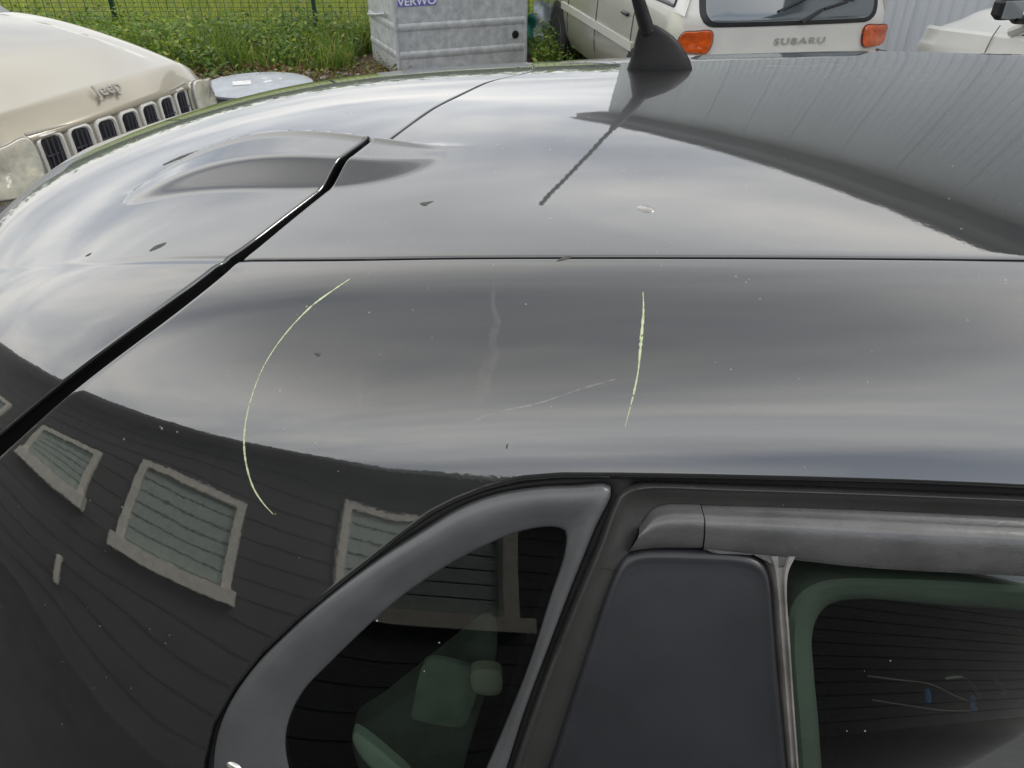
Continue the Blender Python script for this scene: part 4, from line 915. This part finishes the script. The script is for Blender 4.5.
# ---- silver / white estate: local x forward (away from us), y to its left
def estate():
    hd = R(100.96); E_ = empty('estate_car', (1.968, 5.866, 0), 'silver and white estate car seen from behind, with amber tail lights', 'car', rz=hd)
    hw = .83
    # lower body by stations along x (0 = rear)
    def sec(x):
        e = sst(0, .12, x) * (1 - sst(3.9, 4.3, x)); w_ = hw * (.90 + .10 * sst(-.02, .35, x)) * (1 - .10 * sst(3.4, 4.3, x)); top = 1.0 - .12 * sst(3.0, 4.3, x)
        return [(x, w_ * k, z) for k, z in ((.93, .28), (1.0, .40), (1.015, .55), (1.0, .72), (.985, .86), (.955, .955), (.93, top))]
    xs_ = np.linspace(.135, 4.28, 60)
    for sgn in (-1, 1):
        rows = [[(a, b * sgn, c) for a, b, c in sec(x)] for x in xs_]
        P = np.array(rows)
        low = P[:, :4]; up = P[:, 3:]
        grid_obj('lower_side', low, M['silver_beige'], E_, sharp=60); grid_obj('upper_side', up, M['silver_beige'] if sgn > 0 else M['white_paint'], E_, sharp=60)
        # side moulding, handles, door gaps
        mo = [(x, (sec(x)[3][1] + .012) * sgn, .655) for x in np.linspace(.95, 3.25, 20)]; b = MB()
        for a, c in zip(mo[:-1], mo[1:]): b.box(((a[0] + c[0]) / 2, a[1], .655), (abs(c[0] - a[0]) + .002, .022, .065), bevel=.0)
        b.build('side_moulding', M['silver_white'], E_)
        for xd in (1.02, 2.02, 3.02):
            b = MB(); b.tube([(xd + .05 * (z - .6), (np.interp(z, [.28, .4, .55, .72, .86, .955, 1.0], [q[1] for q in sec(xd)]) + .0015) * sgn, z) for z in np.linspace(.38, 1.0, 10)], .0045, 6); b.build('door_gap', M['blacktrim'], E_)
        for xd in (1.22, 2.22):
            b = MB(); b.box((xd, (hw * .985 + .012) * sgn, .865), (.16, .03, .03), bevel=.01); b.build('door_handle', M['silver_white'] if sgn < 0 else M['blacktrim'], E_)
        for xw in (.80, 3.42):
            ar = MB(); ar.lathe([(.345, -.02), (.345, .012), (.30, .014), (.30, -.02)], (xw, sgn * (hw * 1.0 + .003), .33), 40, Matrix.Rotation(R(-90 * sgn), 3, 'X')); ar.build('wheel_arch', M['blacktrim'], E_)
            wheel(E_, xw, sgn * (hw - .075), .325, .19, sgn)
        # glasshouse side
        rows = [[(x0 + (x1 - x0) * t, sgn * (hw * .93 - .16 * u_), 1.0 + .50 * u_) for t in np.linspace(0, 1, 20)] for u_, x0, x1 in ((0, .10, 3.05), (.5, .16, 2.75), (1.0, .26, 2.35))]
        grid_obj('pillars', np.array(rows), M['white_paint'], E_)
        for x0, x1 in ((.30, .98), (1.06, 1.90), (1.98, 2.72)):
            loop = [(x0 + .03, sgn * (hw * .93 - .010), 1.035), (x1, sgn * (hw * .93 - .010), 1.035), (x1 - .08, sgn * (hw * .93 - .140), 1.44), (x0 + .08, sgn * (hw * .93 - .140), 1.44)]
            o = prism_patch('side_window', [tuple(np.array(p)) for p in loop], (0, sgn, .32), .006, M['sideglass'], E_, smooth_pts=False)
            b = MB(); b.tube(loop + [loop[0]], .011, 6); b.build('window_rubber', M['blacktrim'], E_)
    # rear face
    def rx(y_, z): return .02 + .05 * (y_ / hw) ** 2 + .12 * (abs(y_) / hw) ** 10 + max(0, z - .98) * .36
    rows = [[(rx(v, z), v * (1 - .12 * max(0, (z - 1.0)) / .5), z) for v in np.linspace(-.77, .77, 50)] for z in (.50, .58, .66, .72, .745, .75, .80, .86, .90, .94, .98, 1.02, 1.10, 1.3, 1.5)]
    grid_obj('rear_door', np.array(rows), M['white_paint'], E_, sharp=0)
    rows = [[(rx(v, .6) - dx, v * 1.05, z) for v in np.linspace(-.80, .80, 40)] for z, dx in ((.715, -.02), (.712, .075), (.69, .10), (.55, .105), (.42, .09), (.34, .02))]
    grid_obj('rear_bumper', np.array(rows), M['white_paint'], E_, sharp=50)
    b = MB(); b.grid(np.array([[(rx(v, .7) - .012, v, z) for v in np.linspace(-.62, .62, 30)] for z in (.725, .745)])); b.build('bumper_gap', M['greygap'], E_)
    # rear window with its dark border
    def win(w_, z0, z1, off, r_):
        return [(rx(a, b_) - off, a, b_) for a, b_ in rrect(0, (z0 + z1) / 2, w_, z1 - z0, r_)]
    def curved(name, w_, z0, z1, off, r_, m):
        ring = np.array(rrect(0, (z0 + z1) / 2, w_, z1 - z0, r_)); kk = np.linspace(0, len(ring), 121)[:-1]; rg = np.vstack([ring, ring[:1]]); ring = np.stack([np.interp(kk, np.arange(len(rg)), rg[:, i]) for i in (0, 1)], 1)
        seg = np.linalg.norm(np.diff(rg, axis=0), axis=1); L = np.concatenate([[0], np.cumsum(seg)]); kk = np.linspace(0, L[-1], 161)[:-1]; ring = np.stack([np.interp(kk, L, rg[:, i]) for i in (0, 1)], 1); ce = ring.mean(0); rows = []
        for f_ in (1.0, .999, .985, .9, .75, .6, .45, .3, .15, .02):
            q = ce + (ring - ce) * f_; rows.append([(rx(a, b_) - (off if f_ < .9999 else -.01), a, b_) for a, b_ in q])
        P = np.array(rows); k = len(ring); f = grid_faces(len(rows), k, wrap=True).tolist(); f.append(list(range((len(rows) - 1) * k, len(rows) * k)))
        mesh_obj(name, P.reshape(-1, 3), f, m, E_, sharp=50)
    curved('rear_window_border', 1.35, .935, 1.46, .004, .10, M['blacktrim'])
    curved('rear_window', 1.27, .965, 1.43, .010, .08, M['rearglass'])
    b = MB(); b.tube([(-.03 + rx(0, .98), -.06, .955), (rx(0, 1.05) - .035, -.20, 1.03)], .012, 8); b.tube([(rx(0, 1.05) - .03, -.22, 1.035), (rx(0, 1.08) - .02, -.40, 1.075)], .010, 6); b.build('rear_wiper', M['blacktrim'], E_)
    b = MB(); b.tube([(rx(0, 1.03) - .022, .12, 1.028), (rx(0, 1.12) - .022, -.12, 1.115), (rx(0, 1.12) - .022, -.20, 1.118), (rx(0, 1.09) - .022, -.48, 1.09)], .009, 6); b.build('wiper_blade', M['blacktrim'], E_)
    for sgn in (-1, 1):
        lp = [(dx, sgn * y_, z) for y_, z, dx in ((.585, .908, .035), (.70, .912, .05), (.775, .905, .07), (.80, .85, .10), (.795, .785, .10), (.70, .775, .05), (.60, .78, .035))]
        prism_patch('tail_light', lp, (-1, .35 * sgn, 0), .016, M['amber'], E_, label='left amber tail light' if sgn > 0 else 'right amber tail light')
        b = MB(); b.tube([tuple(p) for p in catmull(lp, 40, True)] + [tuple(lp[0])], .006, 6); b.build('light_rubber', M['blacktrim'], E_)
    rows = [[(.26 + 2.1 * t, v * (.66 / .77), 1.505 + .04 * math.sin(math.pi * t) - .03 * (v / .77) ** 2) for v in np.linspace(-.77, .77, 20)] for t in np.linspace(0, 1, 12)]
    grid_obj('roof', np.array(rows), M['white_paint'], E_)
    rows = [[(2.36 + .62 * t, v * (.86 + .14 * t), 1.50 - .5 * t) for v in np.linspace(-.77, .77, 20)] for t in np.linspace(0, 1, 8)]
    grid_obj('windscreen', np.array(rows), M['carglass'], E_)
    rows = [[(2.98 + 1.25 * t, v, 1.0 - .10 * t - .02 * (v / .77) ** 2 - .35 * t ** 8) for v in np.linspace(-.77, .77, 20)] for t in np.linspace(0, 1, 20)]
    grid_obj('bonnet', np.array(rows), M['silver_beige'], E_)
    mx = Matrix.Translation((rx(0, .8) - .008, -.08, .815)) @ Matrix.Rotation(R(-90), 4, 'Z') @ Matrix.Rotation(R(90), 4, 'X')
    text_obj('lettering', 'SUBARU', .058, mat('grey_badge', (.46, .45, .42), .3, .4), E_, mx, .002, .0008, 1.65, 1.18)
M['sideglass'] = mat('hazy_side_glass', (.22, .24, .25), .08, 0, ior=1.6, coat=1); M['rearglass'] = mat('rear_glass', (.10, .12, .13), .04, 0, ior=1.8, coat=1, coat_ior=1.7)
estate()

# ---- white car at the right edge: local x forward (to the left in view), y to its left (towards us)
def white_car():
    hd = R(93); W_ = empty('white_car', (3.99, 6.60, 0), 'white car with long bonnet at the right edge in front of the warehouse wall', 'car', rz=hd)
    hw = .85
    # x = 0 at nose
    xs_ = np.linspace(0, -4.2, 70)
    def prof(x):
        n = sst(0, -.35, x) if False else np.clip(-x / .35, 0, 1); w_ = hw * (.92 + .08 * n ** .6); belt = .835 + .13 * np.clip(-x / 1.3, 0, 1); return w_, belt
    for sgn in (1, -1):
        rows = []
        for x in xs_:
            w_, bt = prof(x); rows.append([(x, sgn * w_ * .90, .25), (x, sgn * w_ * .99, .36), (x, sgn * w_ * 1.0, .55), (x, sgn * w_, .70), (x, sgn * w_ * .985, bt - .115), (x, sgn * w_ * .975, bt - .095), (x, sgn * w_ * .955, bt - .02), (x, sgn * w_ * .93, bt)])
        grid_obj('body_side', np.array(rows), M['white_paint'], W_, sharp=28)
        for xd in (-.97, -2.05):
            b = MB(); b.tube([(xd - .05 * (z - .7), sgn * (prof(xd)[0] * np.interp(z, [.36, .7, .9, 1.0], [.99, 1.0, .975, .93]) + .001), z) for z in np.linspace(.36, .985, 10)], .004, 6); b.build('door_gap', M['greygap'], W_)
        for xw in (-.72, -3.35): wheel(W_, xw, sgn * (hw - .08), .31, .19, sgn)
        rows = [[(x0 + (x1 - x0) * t, sgn * (hw * .92 - .18 * u_), .96 + .46 * u_) for t in np.linspace(0, 1, 14)] for u_, x0, x1 in ((0, -1.20, -3.7), (.5, -1.65, -3.6), (1, -2.1, -3.4))]
        grid_obj('side_glass', np.array(rows), M['carglass'], W_)
        b = MB(); b.tube([(-1.12, sgn * .80, .965), (-2.1, sgn * .62, 1.42)], .03, 8); b.build('windscreen_pillar', M['white_paint'], W_)
        b = MB(); b.box((-1.27, sgn * .97, 1.13), (.11, .19, .13), bevel=.03, rz=.2 * sgn); mi = b.build('door_mirror', M['blacktrim'], W_)
        b = MB(); b.box((-1.335, sgn * .97, 1.13), (.012, .15, .10), bevel=.004, rz=.2 * sgn); o = b.build('mirror_glass', M['sideglass'], W_); o.parent = mi
        b = MB(); b.box((-1.24, sgn * .84, 1.06), (.08, .12, .05), bevel=.015); o = b.build('mirror_arm', M['blacktrim'], W_); o.parent = mi
    rows = [[(x, v * prof(x)[0] * .93, prof(x)[1] + .17 * (1 - abs(v) ** 1.6) - .12 * (1 - np.clip(-x / .30, 0, 1)) ** 2.4 + .022 * (1 - sst(.62, .78, abs(v)))) for v in np.linspace(-1, 1, 41)] for x in np.linspace(0, -1.38, 36)]
    grid_obj('bonnet', np.array(rows), M['white_paint'], W_, sharp=0)
    rows = [[(-0.0 + dx - .05 * v ** 2, v * hw * .90 * .99, z) for v in np.linspace(-1, 1, 30)] for z, dx in ((.78, -.02), (.76, .02), (.60, .03), (.45, .07), (.30, .05))]
    grid_obj('front_bumper', np.array(rows), M['white_paint'], W_)
    for sgn in (1, -1):
        b = MB(); b.box((.02, sgn * .58, .70), (.06, .26, .12), bevel=.02); b.build('headlight', M['lens'], W_)
    rows = [[(-1.36 - .78 * t, v * (.78 - .14 * t), .99 + .44 * t) for v in np.linspace(-1, 1, 20)] for t in np.linspace(0, 1, 8)]
    grid_obj('windscreen', np.array(rows), M['carglass'], W_)
    rows = [[(-2.14 - 1.3 * t, v * .64, 1.43 + .03 * math.sin(math.pi * t)) for v in np.linspace(-1, 1, 16)] for t in np.linspace(0, 1, 8)]
    grid_obj('roof', np.array(rows), M['white_paint'], W_)
    rows = [[(-3.44 - .72 * t, v * (.64 + .15 * t), 1.43 - .95 * t ** 2) for v in np.linspace(-1, 1, 16)] for t in np.linspace(0, 1, 8)]
    grid_obj('tail', np.array(rows), M['white_paint'], W_)
white_car()

for o in bpy.data.objects:
    if '_world' in o: del o['_world']
print('tris', sum(len(o.data.polygons) for o in bpy.data.objects if o.type == 'MESH'), 'objects', len(bpy.data.objects))
